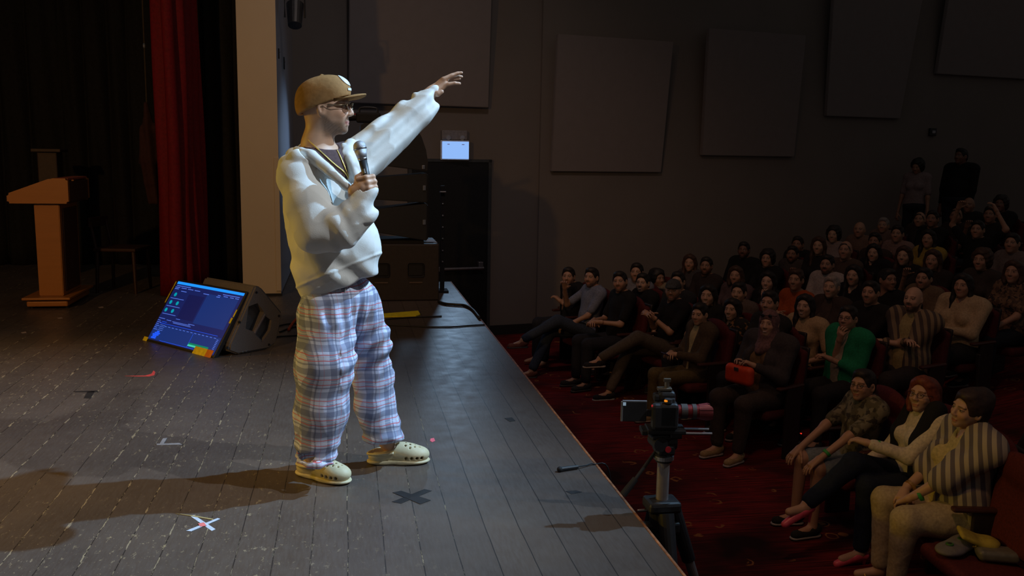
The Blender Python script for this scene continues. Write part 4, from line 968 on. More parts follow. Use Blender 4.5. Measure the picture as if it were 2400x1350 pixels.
# --- necklaces
GOLD=mat('gold_chain',(.75,.52,.16),.3,.9,.1)
bm=bmesh.new()
def chainlinks(pts,r):
    P=spline(pts,14)
    for i in range(len(P)-1):
        a,b=np.array(P[i])-PR,np.array(P[i+1])-PR; d=(b-a); d/=np.linalg.norm(d)+1e-9; off=np.cross(d,[0,1,0])*.0018*(1 if i%2 else -1)
        cyl(bm,a+off,b-off,r,r,6)
def surf(px,py,os_,off):
    best=None; d=Vector(ray(px,py)).normalized()
    for o in os_:
        if o.name not in _bvh: _bvh[o.name]=BVHTree.FromPolygons([v.co for v in o.data.vertices],[p.vertices for p in o.data.polygons])
        hh_=_bvh[o.name].ray_cast(Vector(CC-PR),d)
        if hh_[0] and (best is None or hh_[3]<best[1]): best=(hh_[0]-d*off,hh_[3])
    return np.array(best[0])+PR
_bvh={}
base=[body,bpy.data.objects[[o.name for o in perf.children if o.name.startswith('t_shirt')][0]]]
chainlinks([surf(x,y,base if y<396 else base[1:],.004) for x,y in ((722,328),(735,340),(748,352),(762,365),(776,378),(790,390),(803,400),(812,410),(818,422),(821,434))],.0030)
chainlinks([surf(x,y,base if y<396 else base[1:],.004) for x,y in ((790,352),(797,366),(803,380),(809,394),(814,406),(818,416),(821,434))],.0028)
ball(bm,tuple(surf(822,436,base[1:],.004)-PR),.006)
obj('necklace',bm,GOLD,perf,True)
# --- trousers
PL=N('blue_grey_plaid_cotton'); co=PL.coord(); sx=PL.new('ShaderNodeSeparateXYZ'); 
wv=PL.new('ShaderNodeVectorMath',operation='ADD'); PL.l(co,wv.inputs[0]); nz=PL.new('ShaderNodeTexNoise'); nz.inputs['Scale'].default_value=5; PL.l(co,nz.inputs['Vector'])
sc_=PL.new('ShaderNodeVectorMath',operation='SCALE'); PL.l(nz.outputs[1],sc_.inputs[0]); sc_.inputs['Scale'].default_value=.05; PL.l(sc_.outputs[0],wv.inputs[1]); PL.l(wv.outputs[0],sx.inputs[0])
u=PL.math('ADD',PL.math('MULTIPLY',sx.outputs[0],1.0),PL.math('MULTIPLY',sx.outputs[1],.45)); zc=sx.outputs[2]
def bands(c,per,segs,off=0.):
    f=PL.math('FRACT',PL.math('ADD',PL.math('DIVIDE',c,per),off)); out=None
    for a,b in segs:
        m=PL.math('MULTIPLY',PL.math('GREATER_THAN',f,a),PL.math('LESS_THAN',f,b)); out=m if out is None else PL.math('MAXIMUM',out,m)
    return out
col=(.56,.60,.76)
dv=bands(u,.094,[(.05,.36),(.46,.53)]); dh=bands(zc,.094,[(.06,.36),(.50,.57)])
c1=PL.mix(PL.math('MULTIPLY',dv,.52),col,(.09,.105,.19)); c2=PL.mix(PL.math('MULTIPLY',dh,.52),c1,(.08,.095,.18))
c3=PL.mix(PL.math('MULTIPLY',bands(zc,.094,[(.78,.81)]),.5),c2,(.75,.76,.80)); c4=PL.mix(PL.math('MULTIPLY',bands(zc,.094,[(.66,.70),(.90,.94)]),.8),c3,(.60,.10,.10)); c4=PL.mix(PL.math('MULTIPLY',bands(u,.094,[(.72,.75)]),.4),c4,(.55,.12,.13))
PL.l(c4,PL.b.inputs['Base Color']); PL.b.inputs['Roughness'].default_value=.9; PL.b.inputs['Specular IOR Level'].default_value=.15; PL.bump(PL.noise(260,2,co),.2,.002)
s=S(.0045)
s.e(w_(795,690,4.10),(.165,.13,.10),BR_,.05)
s.chain([w_(768,720,4.03),w_(764,850,3.98),w_(758,960,3.985),w_(748,1050,3.99)],[.122,.118,.103,.085],.04)
s.chain([w_(742,740,4.10),w_(736,860,4.05),w_(730,970,4.03),w_(727,1050,4.02)],[.075,.070,.062,.058],.05)
s.chain([w_(835,710,4.14),w_(866,800,4.19),w_(870,885,4.22),w_(872,950,4.22),w_(893,1010,4.23),w_(908,1055,4.225),w_(908,1078,4.225)],[.105,.090,.078,.074,.076,.070,.062],.04)
s.chain([w_(850,760,4.2),w_(888,880,4.26),w_(895,940,4.26),w_(915,1015,4.25)],[.06,.058,.055,.055],.05)
s.plane(w_(745,1094,4.0),np.array([.1,.0,-1.]),.004)
s.c(w_(735,1075,3.98),w_(735,1140,3.96),.062,.07,.01,-1)
s.c(w_(908,1084,4.22),w_(910,1150,4.22),.050,.07,.01,-1); s.plane(w_(905,1096,4.22),np.array([.15,.0,-1.]),.004)
s.plane(w_(800,640,4.1),-nn,.01)
def pdisp(x,y,z):
    P=np.stack([x,y,z],1)
    f1=wob(x*1.3,y*1.3,z*.36,26,3,5); f2=wob(x,y,z*.8,60,6,4)
    r=.004*f1+.009*(np.sqrt(np.abs(f1)+.01)-.45)+.005*(np.sqrt(np.abs(f2)+.01)-.45)
    q=np.exp(-((z-.10)/.10)**2); r=r+q*.009*np.sin(z*95+x*18+2*np.sin(x*22))
    q=np.exp(-((z-.60)/.14)**2)*(x>-.02); r=r+q*.007*np.sin(z*75-x*40)
    q=np.exp(-((z-.78)/.07)**2); r=r+q*.005*np.sin(x*90+y*60)
    return r
tr=child('trousers',s,PL.m,pdisp)
s=S(.005)
a=w_(703,1092,3.97); s.chain([w_(702,1080,3.95),w_(722,1092,3.90),w_(750,1090,3.895),w_(778,1086,3.92)],[.012,.013,.013,.010],.01)
child('turned_cuff',s,PL.m,lambda x,y,z:.004*np.sin(x*60),tr)
bm=bmesh.new(); tube(bm,[tuple(np.array(p)-PR) for p in spline([w_(806,662,3.955),w_(810,676,3.95),w_(806,690,3.955)],5)],.003,6); tube(bm,[tuple(np.array(p)-PR) for p in spline([w_(806,662,3.955),w_(798,674,3.95),w_(795,684,3.955)],5)],.003,6)
obj('drawstring',bm,mat('white_cord',(.6,.6,.62),.8),tr,True)
# --- clogs
CM=mat('bone_foam_clog',(.62,.54,.34),.55,0,.05,80,.1,.4)
def clog(side):
    s=S(.0035)
    s.e((.004*side,.085,.042),(.054,.068,.040),None,.02); s.e((0,.02,.052),(.046,.075,.050),None,.03); s.e((0,-.085,.036),(.040,.055,.036),None,.03)
    s.c((0,-.10,.062),(0,-.06,.062),.030,.034,.02); s.e((0,-.075,.088),(.030,.078,.062),None,.012,-1); s.e((0,.02,.062),(.033,.07,.034),None,.006,-1)
    s.plane((0,0,.002),(0,0,-1),.004)
    for y,xs in ((.030,(-.022,0,.022)),(.052,(-.030,-.01,.01,.030)),(.075,(-.02,0,.02)),(.098,(-.012,.012))):
        for x in xs: s.c((x,y,.05),(x*1.15,y+.012,.12),.0048,.0048,.002,-1)
    for q in (-1,1):
        for y in (.045,.070,.095,.118): s.c((q*.02,y-.01,.034),(q*.08,y+.0,.036),.0075,.0075,.002,-1)
    return s
def put_clog(side,loc,ang,name='clog'):
    Vt,Fq=clog(side).nets(); o=link(name,rawmesh(name,Vt,Fq),CM,perf); o.location=tuple(np.array(loc)-PR); o.rotation_euler=(0,0,ang)
    s=S(.0035); s.e((.004*side,.078,.013),(.057,.078,.016),None,.02); s.e((0,.0,.013),(.045,.07,.016),None,.03); s.e((0,-.09,.013),(.043,.058,.016),None,.03); s.plane((0,0,.0008),(0,0,-1),.003); s.plane((0,0,.022),(0,0,1),.003)
    sobj('sole',s,CM,o)
    bm=bmesh.new(); tube(bm,spline([(-.046,-.02,.062),(-.044,-.09,.058),(0,-.142,.050),(.044,-.09,.058),(.046,-.02,.062)],8),.0065,8)
    sobj_=obj('heel_strap',bm,CM,o,True); sobj_.scale=(1,1,1)
    return o
c=atz(752,1122); put_clog(-1,(c[0]+.005,c[1],0),math.radians(-128))
c=atz(932,1084); put_clog(1,(c[0],c[1],0),math.radians(-92))
# --- microphone: held by him but a thing of its own
r=thing('microphone','black handheld microphone with silver mesh head in the hand of the man on stage','microphone',tuple(mtop)); MR=np.array(mtop)
bm=bmesh.new(); cyl(bm,md_*.045,md_*.21,.0175,.0125,24); obj('barrel',bm,BLACK,r,True)
bm=bmesh.new(); ball(bm,(0,0,0),.0265,(1,1,1),28); cyl(bm,md_*.012,md_*.047,.0258,.019,24); 
gm=N('silver_mesh'); gv=gm.noise(900,1,gm.coord()); gm.l(gm.mix(gv,(.22,.22,.24),(.62,.62,.66)),gm.b.inputs['Base Color']); gm.b.inputs['Metallic'].default_value=.6; gm.b.inputs['Roughness'].default_value=.45; gm.bump(gv,.6,.002)
obj('mesh_head',bm,gm.m,r,True)
bm=bmesh.new(); cyl(bm,md_*.004,md_*.009,.0272,.0272,24); cyl(bm,md_*.045,md_*.055,.0195,.0185,24); obj('collar_ring',bm,CHROME,r,True)
bm=bmesh.new(); box(bm,tuple(md_*.10+ndir*.0155),(.006,.006,.018),frame_to(md_)); obj('switch',bm,mat('grey_switch',(.3,.3,.3),.4),r)
# ================================================================== AUDIENCE
def floorz(x): return FZ+max(0.,x-4.6)*.17
def headpos(px,py,hz):
    z=0.
    for i in range(80):
        p=atz(px,py,z); z=.5*z+.5*(floorz(p[0])+hz)
    return atz(px,py,z)
def ik(a,b,l1,l2,hint):
    d=b-a; D=np.linalg.norm(d); u=d/D
    if D>=l1+l2-.002: return a+u*D*l1/(l1+l2)
    t=(l1*l1-l2*l2+D*D)/(2*D); h=math.sqrt(max(0,l1*l1-t*t)); v=np.array(hint,float); v-=u*(v@u); v/=np.linalg.norm(v)
    return a+u*t+v*h
def hair_sdf(kind,h):
    s=S(h)
    if kind in('short','bob','long','curly','bun','thin','updo'):
        s.e((0,-.014,.034),(.083,.106,.099),None,.02)
        if kind!='thin': s.e((0,.045,.098),(.055,.045,.030),None,.03)
        else: s.e((0,-.02,.06),(.09,.09,.085),None,.01,-1); 
        if kind in('short','thin','bun'): s.e((0,-.06,-.02),(.066,.052,.075),None,.03)
        if kind=='bun': s.e((0,-.10,.09),(.045,.045,.045),None,.02)
        if kind=='updo': s.e((0,-.035,.050),(.092,.108,.096),None,.03); s.e((0,-.07,-.02),(.080,.06,.08),None,.03); s.e((0,-.09,.09),(.06,.05,.05),None,.03)
        if kind=='curly': s.e((0,-.03,.045),(.103,.112,.108),None,.04); s.e((0,-.05,-.02),(.095,.07,.08),None,.04)
        if kind in('long','bob'):
            L=-.25 if kind=='long' else -.10
            for q in (-1,1): s.chain([(q*.062,.02,.075),(q*.077,.0,.0),(q*.080,-.005,L*.55),(q*(.080 if kind=='long' else .070),.015,L)],[.024,.024,.028,.022],.03)
            s.chain([(0,-.08,.03),(0,-.085,L*.5),(0,-.08,L)],[.066,.066,.05],.04)
            s.c((.0,.03,.115),(.055,.055,.075),.018,.014,.02); s.c((.0,.03,.115),(-.055,.055,.075),.018,.014,.02)
        s.e((0,.088,-.018),({'long':.058,'bob':.060,'updo':.070}.get(kind,.068),.060,.096),None,.012,-1)
        for q in (-1,1):
            if kind in('short','thin','bun'): s.e((q*.085,.0,-.01),(.022,.028,.042),None,.012,-1)
    elif kind=='scarf':
        s.e((0,-.012,.026),(.088,.110,.108),None,.02); s.e((0,-.01,-.07),(.085,.09,.09),None,.04); s.chain([(0,-.02,-.12),(0,-.02,-.19)],[.085,.115],.05); s.c((-.07,.03,-.15),(.05,.075,-.24),.035,.03,.04)
        s.e((0,.09,-.018),(.057,.055,.075),None,.012,-1)
    elif kind=='cap':
        s.e((0,-.012,.048),(.086,.109,.092),None,.02); s.plane((0,0,.035),(0,-.1,-1),.004); s.c((-.045,.105,.046),(.045,.105,.046),.012,.012,.03); s.c((-.035,.135,.042),(.035,.135,.042),.008,.008,.04)
        s.e((0,-.06,-.0),(.066,.05,.07),None,.01)
    return s
_ht={}
def hair_me(kind,col,h):
    k=(kind,h)
    if k not in _ht:
        amp={'curly':.010,'scarf':.004,'cap':.001}.get(kind,.003); fr={'curly':85,'scarf':50,'cap':30}.get(kind,80)
        st=(lambda x,y,z:amp*wob(x,y,z*.35 if kind in('long','bob') else z,fr,2,4))
        _ht[k]=hair_sdf(kind,h).nets(st)
    return _ht[k]
def shade(c,k): return tuple(min(1,x*k) for x in c)
def stripes(name,c1,c2,per,rot=(0,0,0),thin=.5):
    n=N(name); co=n.mapping(n.coord(),(1,1,1),rot); sx=n.new('ShaderNodeSeparateXYZ'); n.l(co,sx.inputs[0]); w=n.math('ADD',sx.outputs[0],n.math('MULTIPLY',n.noise(5,1,co),.012))
    m=n.math('GREATER_THAN',n.math('FRACT',n.math('DIVIDE',w,per)),thin); n.l(n.mix(m,c1,c2),n.b.inputs['Base Color']); n.b.inputs['Roughness'].default_value=.9; n.bump(n.noise(200,2,co),.2,.002); return n.m
def camo(name,cs,sc=22):
    n=N(name); co=n.coord(); c=n.mix(n.ramp(n.noise(sc,2,co),.47,.53),cs[0],cs[1]); c=n.mix(n.ramp(n.noise(sc*1.3,2,n.mapping(co,(1,1,1),(0,0,0),(3,1,2))),.55,.6),c,cs[2])
    n.l(c,n.b.inputs['Base Color']); n.b.inputs['Roughness'].default_value=.9; n.bump(n.noise(200,2,co),.2,.002); return n.m
ARM={'lap':((.08,.30,.63),(-.06,.32,.63)),'knees':((.13,.40,.61),(-.13,.40,.61)),'chin':((.045,.155,1.005),(-.02,.2,.80)),'chinl':((.02,.2,.80),(-.045,.155,1.005)),'cross':((-.12,.20,.86),(.11,.235,.82)),
     'clap':((.035,.27,.90),(-.035,.27,.90)),'hold':((.06,.29,.76),(-.05,.29,.76)),'rest':((.27,.24,.69),(-.27,.24,.69)),'armx':((.27,.22,.70),(-.04,.33,.64)),'bag':((.09,.27,.83),(-.09,.27,.83)),'raise':((.17,.24,1.02),(-.06,.3,.63)),'arms_up':((.26,.05,1.42),(-.26,.05,1.42)),'stand':((.22,.06,.75),(-.22,.06,.75)),'point':((.10,.30,.63),(-.05,.38,.80))}
DARK=(.018,.014,.012); BRN=(.06,.03,.018); S1=(.44,.25,.16); S2=(.52,.32,.21); S3=(.30,.16,.10); S4=(.17,.085,.055)
PEOPLE=[]

def aud(px,py,label,short,sc=1.,w=1.,fem=0,skin=S1,hair='short',hc=DARK,shirt=(.02,.02,.022),sleeve='short',jacket=None,pants=(.02,.022,.03),arms='lap',legs='n',
        beard=0,glasses=0,dz=0,turn=None,tilt=0,pit=6,stand=False,shoes=None,shoe=(.03,.03,.03),neck='crew',bf=None,seat=True,smile=0,dx=0.,lean=0.,hairname=None,sneck=1,jshort=False,kf=.45,face=.22):
    hz=(1.16 if not stand else 1.60)*sc
    if not stand:
        for t_ in (0,-.03,.03,-.06,.06,-.09,.09,-.12,.12,-.15):
            q_=headpos(px,py,hz+dz+t_)
            if all(np.hypot(*(q_[:2]-P_[4][:2]))>.5 for P_ in PEOPLE): dz+=t_; break
    hp_=headpos(px,py,hz+dz) if not stand else CC+ray(px,py)*14.8; X,Y=hp_[:2]; dep=float((hp_-CC)@FW)
    near=dep<7.4; mid=dep<10.2
    hb=.010 if near else (.014 if mid else .018); hh=.0045 if near else (.007 if mid else .009)
    dirh=math.degrees(math.atan2(4.1-Y,-.1-X))%360
    if bf is None: bf=180+face*(dirh-180)
    yaw_=turn if turn is not None else max(-58,min(58,(dirh-bf)))
    rz=math.radians(bf-90); RB=rotz(rz)
    hyl=.0+lean
    root_xy=np.array([X,Y,0])-RB@np.array([0,hyl,0]); fz=floorz(root_xy[0]) if not stand else hp_[2]-hz
    if not stand: fz=hp_[2]-hz-dz if abs(dz)<1e-6 else floorz(root_xy[0])
    r=thing('person',label,'person',(root_xy[0],root_xy[1],fz),rz)
    hc_l=RB.T@(hp_-np.array([root_xy[0],root_xy[1],fz]))
    PEOPLE.append((label,X,Y,hp_[2],root_xy))
    HRl=rotz(math.radians(yaw_))@rotx(math.radians(pit))@roty(math.radians(tilt))
    k=sc; up=hc_l[2]-1.16*sc if not stand else 0
    o=np.array([0,0,0. if not stand else .44*sc])
    P=lambda x,y,z:np.array([x*k,y*k,z*k])+o
    g=lambda t:lean*t+0.
    nbs=P(0,-.055,1.035)+np.array([0,lean*.8,up*.8]); shz=.985
    shR_=P(.175*w,-.045,shz)+np.array([0,lean*.7,up*.7]); shL_=P(-.175*w,-.045,shz)+np.array([0,lean*.7,up*.7])
    def torso(s,f):
        s.e(P(0,.0,.54),np.array([.165*w+f,.125*(.6+.4*w)+f,.12+f])*k,None,.05)
        s.e(P(0,.005+.02*(w-1),.68)+np.array([0,lean*.3,0]),np.array([.145*w+f,.112*w+f,.17+f])*k,None,.06)
        s.e(P(0,-.025,.87)+np.array([0,lean*.6,up*.5]),np.array([.158*(.5+.5*w)+f,.108+f,.165+f])*k,None,.05)
        s.c(shR_*.85+nbs*.15,shL_*.85+nbs*.15,(.062+f)*k,(.062+f)*k,.05)
        s.c(nbs+np.array([0,0,.0]),shR_*.75+nbs*.25+np.array([0,0,.012]),(.050+f)*k,(.05+f)*k,.05); s.c(nbs+np.array([0,0,.0]),shL_*.75+nbs*.25+np.array([0,0,.012]),(.050+f)*k,(.05+f)*k,.05)
        s.c(nbs+np.array([0,0,-.08]),nbs+np.array([0,0,-.025]),(.085+f)*k,(.062+f)*k,.04)
        if fem:
            for q in (-1,1): s.e(P(q*.072*w,.075+.02*(w-1),.85)+np.array([0,lean*.6,up*.5]),np.array([.058+f,.05+f,.058+f])*k*(.6+.4*w),None,.03)
    A=ARM[arms]; wr=[P(*A[0]),P(*A[1])]
    if stand and arms=='stand': wr=[P(.24,.05,.40),P(-.24,.05,.40)]
    if arms in('chin','chinl'):
        i=0 if arms=='chin' else 1; wr[i]=hc_l+HRl@np.array([(.015 if i==0 else -.015),.10,-.205])*k
    el=[ik(shR_,wr[0],.29*k,.25*k,(.5,-.3,-1)),ik(shL_,wr[1],.29*k,.25*k,(-.5,-.3,-1))]
    ar=.9+.35*(w-1)
    if not stand:
        hips=[P(.085*w,.03,.52),P(-.085*w,.03,.52)]; kn=[P(.115*w,kf,.525),P(-.115*w,kf,.525)]; an=[P(.12,kf+.02,.10),P(-.12,kf+.02,.10)]; fd=[np.array([.1,1,0]),np.array([-.1,1,0])]
        if legs=='x': kn[0]=P(.20,.42,.60); an[0]=P(-.16,.60,.60); fd[0]=np.array([-.7,.7,-.1]) ; 
        if legs=='xl': kn[1]=P(-.20,.42,.60); an[1]=P(.10,.66,.56); fd[1]=np.array([.35,1,-.15])
        if legs=='k': kn[0]=P(-.03,.46,.66); an[0]=P(-.10,.80,.42); fd[0]=np.array([-.2,1,.1])
        if legs=='out': an=[P(.12,.72,.09),P(-.14,.62,.09)]
        if legs=='xo': kn[1]=P(-.04,.44,.68); an[1]=P(.06,.84,.46); fd[1]=np.array([.15,1,-.05]); an[0]=P(.05,.72,.09)
    else:
        hips=[P(.085*w,.0,.50),P(-.085*w,.0,.50)]; kn=[P(.10,.02,.06),P(-.10,.02,.06)]; an=[P(.10,-.02,-.35),P(-.10,-.02,-.35)]; fd=[np.array([.1,1,0])]*2
    s=S(hb); torso(s,0)
    for i in (0,1):
        s.chain([(shR_,shL_)[i],el[i],wr[i]],[.047*ar*k,.037*ar*k,.025*k],.03)
        s.chain([hips[i],kn[i],an[i]],[.078*w*k,.053*(.5+.5*w)*k,.034*k],.03)
        f=fd[i]/np.linalg.norm(fd[i]); s.c(an[i]+np.array([0,0,-.03])*k,an[i]+f*.13*k+np.array([0,0,-.055])*k,.033*k,.026*k,.02)
    parts=[s.nets()]; n0=len(parts[0][0]); colz=[np.tile(np.array(skin,f32),(n0,1))]
    hv,hf=head_tpl(bool(fem),hh); hcol=head_cols(hv,skin,hc if hc!=(1,1,1) else (.3,.3,.3),beard)
    parts.append((hc_l+(hv*k)@HRl.T,hf)); colz.append(hcol)
    for i in (0,1):
        side=-1 if i==0 else 1   # thumb towards the body middle when palm down
        hv2,hf2=hand_tpl(side,.7 if arms not in('knees','rest') else .35,.0055 if near else .008)
        fw=wr[i]-el[i]; fw/=np.linalg.norm(fw)
        if arms in('lap','hold','clap','armx','point') : fw=fw+np.array([-.5 if i==0 else .5,.0,-.15]); fw/=np.linalg.norm(fw)
        u=np.array([0,0,1.])
        if arms in('chin','chinl') and ((i==0)==(arms=='chin')): u=np.array([0,1.,0]);
        if arms=='clap': u=np.array([.9 if i==0 else -.9,0,.3])
        u=u-fw*(u@fw); u/=np.linalg.norm(u); xx=np.cross(fw,u); Rm=np.stack([xx,fw,u],1)
        parts.append((wr[i]+fw*.01+(hv2*k*(.92 if fem else 1))@Rm.T,hf2)); colz.append(np.tile(np.array(skin,f32)*.97,(len(hv2),1)))
    Vt,Fq=joinraw(parts); link('body',rawmesh('body',Vt,Fq,np.concatenate(colz)),SKIN,r)
    # hair
    HM4=Matrix.Identity(4)
    for a in range(3):
        for b in range(3): HM4[a][b]=HRl[a,b]*k
        HM4[a][3]=hc_l[a]
    if hair!='bald':
        key=(hair,hh,'me',tuple(hc))
        if key not in _ht:
            v_,f_=hair_me(hair,hc,hh); me=rawmesh('hair',v_,f_); me.materials.append(mat('hair' if hair not in('scarf','cap') else 'head_cloth',hc,.55 if hair not in('scarf','cap') else .9,0,.3,60,.3,.4)); _ht[key]=me
        nm_={'scarf':'headscarf','cap':'cap'}.get(hair,'hair'); ho=bpy.data.objects.new(nm_,_ht[key]); COL.objects.link(ho); ho.parent=r; ho.matrix_local=HM4
    if glasses:
        bm=bmesh.new(); m_=mat('dark_glasses_frame',(.015,.012,.012),.3)
        for q in (-1,1):
            tube(bm,[(q*(.033+.022*math.cos(t)),.111-abs(.006*math.cos(t)),.010+.017*math.sin(t)) for t in np.linspace(0,2*math.pi,14,endpoint=False)],.0018,5,close=True)
            tube(bm,[(q*.055,.105,.014),(q*.08,.05,.014),(q*.082,-.01,.01)],.0018,5)
        tube(bm,[(-.011,.112,.012),(.011,.112,.012)],.0018,5)
        go=obj('glasses',bm,m_,r); go.matrix_local=HM4
    if smile:
        bm=bmesh.new(); box(bm,(0,.0985,-.0585),(.030,.006,.0085),bev=.002); to=obj('teeth',bm,mat('teeth_dim',(.5,.45,.4),.4),r); to.matrix_local=HM4
    wr_f=.004*1
    def cloth_disp(amp,seed): 
        return lambda x,y,z:(amp*wob(x,y,z,22,seed,4)+amp*1.1*(np.sqrt(np.abs(wob(x,y,z,34,seed+3,4))+.01)-.45)) if mid else amp*wob(x,y,z,22,seed,4)
    seed=len(PEOPLE)%9
    sm=shirt if not isinstance(shirt,tuple) else fabric(shirt)
    s=S(hb); torso(s,.012)
    fr_={'short':.75,'long':1.9,'none':.1}[sleeve]
    for i in (0,1):
        a=(shR_,shL_)[i]
        if sleeve!='none':
            s.c(a,a+(el[i]-a)*min(1,fr_),(.062*ar)*k,(.060*ar)*k,.03)
            if fr_>1: s.c(el[i],el[i]+(wr[i]-el[i])*.9,(.052*ar)*k,.038*k,.03)
    s.e(nbs+np.array([0,.01,.055]),(.075*sneck*k,.072*sneck*k,.062*k),None,.01,-1)
    if neck=='v': s.chain([nbs+np.array([0,.06,.0]),nbs+np.array([0,.10,-.11])*k],[.05*k,.012*k],.01,-1)
    s.plane(P(0,0,.45),np.array([0,0,-1.]),.01)
    sobj('shirt',s,sm,r,cloth_disp(.005,seed))
    if jacket is not None:
        jm=jacket if not isinstance(jacket,tuple) else fabric(jacket)
        s=S(hb); torso(s,.027)
        for i in (0,1):
            a=(shR_,shL_)[i]; s.c(a,el[i],.074*ar*k,.066*ar*k,.03); (s.c(el[i],el[i]+(wr[i]-el[i])*.88,.062*ar*k,.045*k,.03) if not jshort else s.c(el[i],el[i]+(wr[i]-el[i])*.12,.085*ar*k,.085*k,.03))
        s.e(nbs+np.array([0,.01,.055]),(.08*k,.085*k,.075*k),None,.01,-1)
        s.chain([P(0,.10,1.06)+np.array([0,lean*.8,0]),P(0,.16,.88)+np.array([0,lean*.6,0]),P(0,.19,.60),P(0,.19,.45)],[.085*k,.078*k,.06*k,.06*k],.02,-1)
        s.plane(P(0,0,.45),np.array([0,0,-1.]),.01)
        sobj('jacket',s,jm,r,cloth_disp(.006,seed+2))
    pm=pants if not isinstance(pants,tuple) else fabric(pants)
    s=S(hb); s.e(P(0,.01,.53),np.array([.178*w,.14*(.6+.4*w),.115])*k,None,.04); 
    for i in (0,1):
        e_=an[i] if legs!='shorts' and shoes!='shorts' else kn[i]
        if shoes=='shorts': s.c(hips[i],hips[i]+(kn[i]-hips[i])*.80,.098*w*k,.082*w*k,.03)
        else: s.chain([hips[i],kn[i],kn[i]+(an[i]-kn[i])*.92],[.092*w*k,.070*(.5+.5*w)*k,.054*k],.03)
    sobj('trousers' if shoes!='shorts' else 'shorts',s,pm,r,cloth_disp(.005,seed+4))
    if mid or dep<11.3:
        for i in (0,1):
            f=fd[i]/np.linalg.norm(fd[i]); a=an[i]+np.array([0,0,-.035])*k
            if shoe=='bare': break
            s=S(.008); s.c(a-f*.035*k,a+f*.0*k,.040*k,.044*k,.02); s.c(a+np.array([0,0,-.022])*k,a+f*.15*k+np.array([0,0,-.028])*k,.038*k,.034*k,.02); s.plane(a+np.array([0,0,-.055])*k,np.array([0,0,-1.]),.004); s.c(a,a+np.array([0,0,.09])*k,.034*k,.036*k,.004,-1)
            so=sobj('shoe',s,fabric(shoe),r)
            s=S(.008); s.c(a-f*.03*k+np.array([0,0,-.05])*k,a+f*.155*k+np.array([0,0,-.05])*k,.041*k,.037*k,.01); s.plane(a+np.array([0,0,-.058])*k,np.array([0,0,-1.]),.003); s.plane(a+np.array([0,0,-.040])*k,np.array([0,0,1.]),.003)
            sobj('sole',s,mat('pale_sole',(.35,.32,.30) if (seed+int(px))%2 else (.05,.05,.05),.6),so)
    r['_']=1; del r['_']
    if seat and not stand: SEATS.append((root_xy[0],root_xy[1],fz,rz,short))
    return r,hc_l,HRl,P,wr,kn,an,k
SEATS=[]
SEATF=mat('maroon_seat_velvet',(.085,.012,.014),.8,0,.25,80,.2,.3)
def make_seat():
    t=thing('theatre_seat','x','seat',(0,0,0)); dark=mat('seat_dark_shell',(.018,.012,.012),.5)
    s=S(.012); s.b((0,-.215,.70),(.245,.045,.24),.045,rotx(math.radians(8)),.02); s.e((0,-.205,.93),(.215,.045,.10),None,.03); sobj('backrest',s,SEATF,t)
    s=S(.012); s.b((0,-.262,.69),(.235,.018,.27),.018,rotx(math.radians(8)),.02); sobj('back_shell',s,dark,t)
    s=S(.012); s.b((0,.02,.385),(.225,.225,.045),.04,rotx(math.radians(3)),.02); sobj('seat_cushion',s,SEATF,t)
    for q in (-1,1):
        bm=bmesh.new(); box(bm,(q*.268,.0,.645),(.055,.34,.03),bev=.012); o=obj('armrest',bm,mat('dark_armrest_wood',(.06,.02,.015),.4),t)
        bm=bmesh.new(); box(bm,(q*.268,-.05,.315),(.032,.20,.63),bev=.008); obj('side_support',bm,dark,t)
    return t
def copy_tree(o,parent=None):
    c=o.copy(); COL.objects.link(c); c.parent=parent
    for ch in [x for x in o.children]: copy_tree(ch,c)
    return c
# ---- nearest three
NEAR=[]
GRN=mat('green_paper_band',(.03,.30,.05),.6)
def wristband(R,i,m,nm='wristband',rr=.031,back=.045):
    r,hcl,HRl,P,wr,kn,an,k=R; e=ik((P(.175,-.045,.985),P(-.175,-.045,.985))[i],wr[i],.29*k,.25*k,(.5 if i==0 else -.5,-.3,-1)); u=(e-wr[i])/np.linalg.norm(e-wr[i])
    bm=bmesh.new(); cyl(bm,wr[i]+u*back,wr[i]+u*(back+.02),rr,rr+.001,20); obj(nm,bm,m,r)
STR=stripes('grey_cream_striped_shirt',(.42,.36,.27),(.13,.11,.125),.050,(0.15,0,-1.1))
R=aud(2270,962,'large woman in cream blouse under a striped grey shirt, hands on khaki trousers','large woman in the striped shirt',sc=1.0,w=1.40,fem=1,skin=S2,hair='updo',hc=(.035,.02,.018),shirt=(.52,.43,.22),sleeve='short',jacket=STR,pants=(.42,.34,.22),arms='lap',shoe='bare',pit=4,tilt=-10,turn=18,bf=168,smile=0,neck='v',jshort=True,kf=.38)
wristband(R,1,GRN,rr=.036); wristband(R,0,mat('gold_bracelet',(.5,.3,.12),.4,.7),'bracelet',.036,.03)
r_,hcl,HRl,P,wr,kn,an,k=R
for i in (0,1):
    bm=bmesh.new(); a=an[i]; box(bm,a+np.array([0,.05,-.092])*k,(.085,.26,.018),bev=.006); s_=obj('sandal',bm,mat('tan_sandal',(.25,.14,.07),.6),r_)
    bm=bmesh.new(); tube(bm,[tuple(a+np.array([-.042,.09,-.075])),tuple(a+np.array([0,.10,-.03])),tuple(a+np.array([.042,.09,-.075]))],.007); obj('strap',bm,mat('gold_strap',(.4,.25,.08),.4,.5),s_)
R=aud(2165,928,'red haired woman in glasses and black vest over a cream blouse, pink high heels','red haired woman',sc=1.0,w=1.0,fem=1,skin=S2,hair='bob',hc=(.16,.035,.015),shirt=(.60,.52,.40),sleeve='long',pants=(.012,.018,.035),arms='point',legs='k',glasses=1,pit=8,kf=.40,turn=30,shoe='bare',bf=176)
r_,hcl,HRl,P,wr,kn,an,k=R; wristband(R,1,GRN)
s=S(.012); 
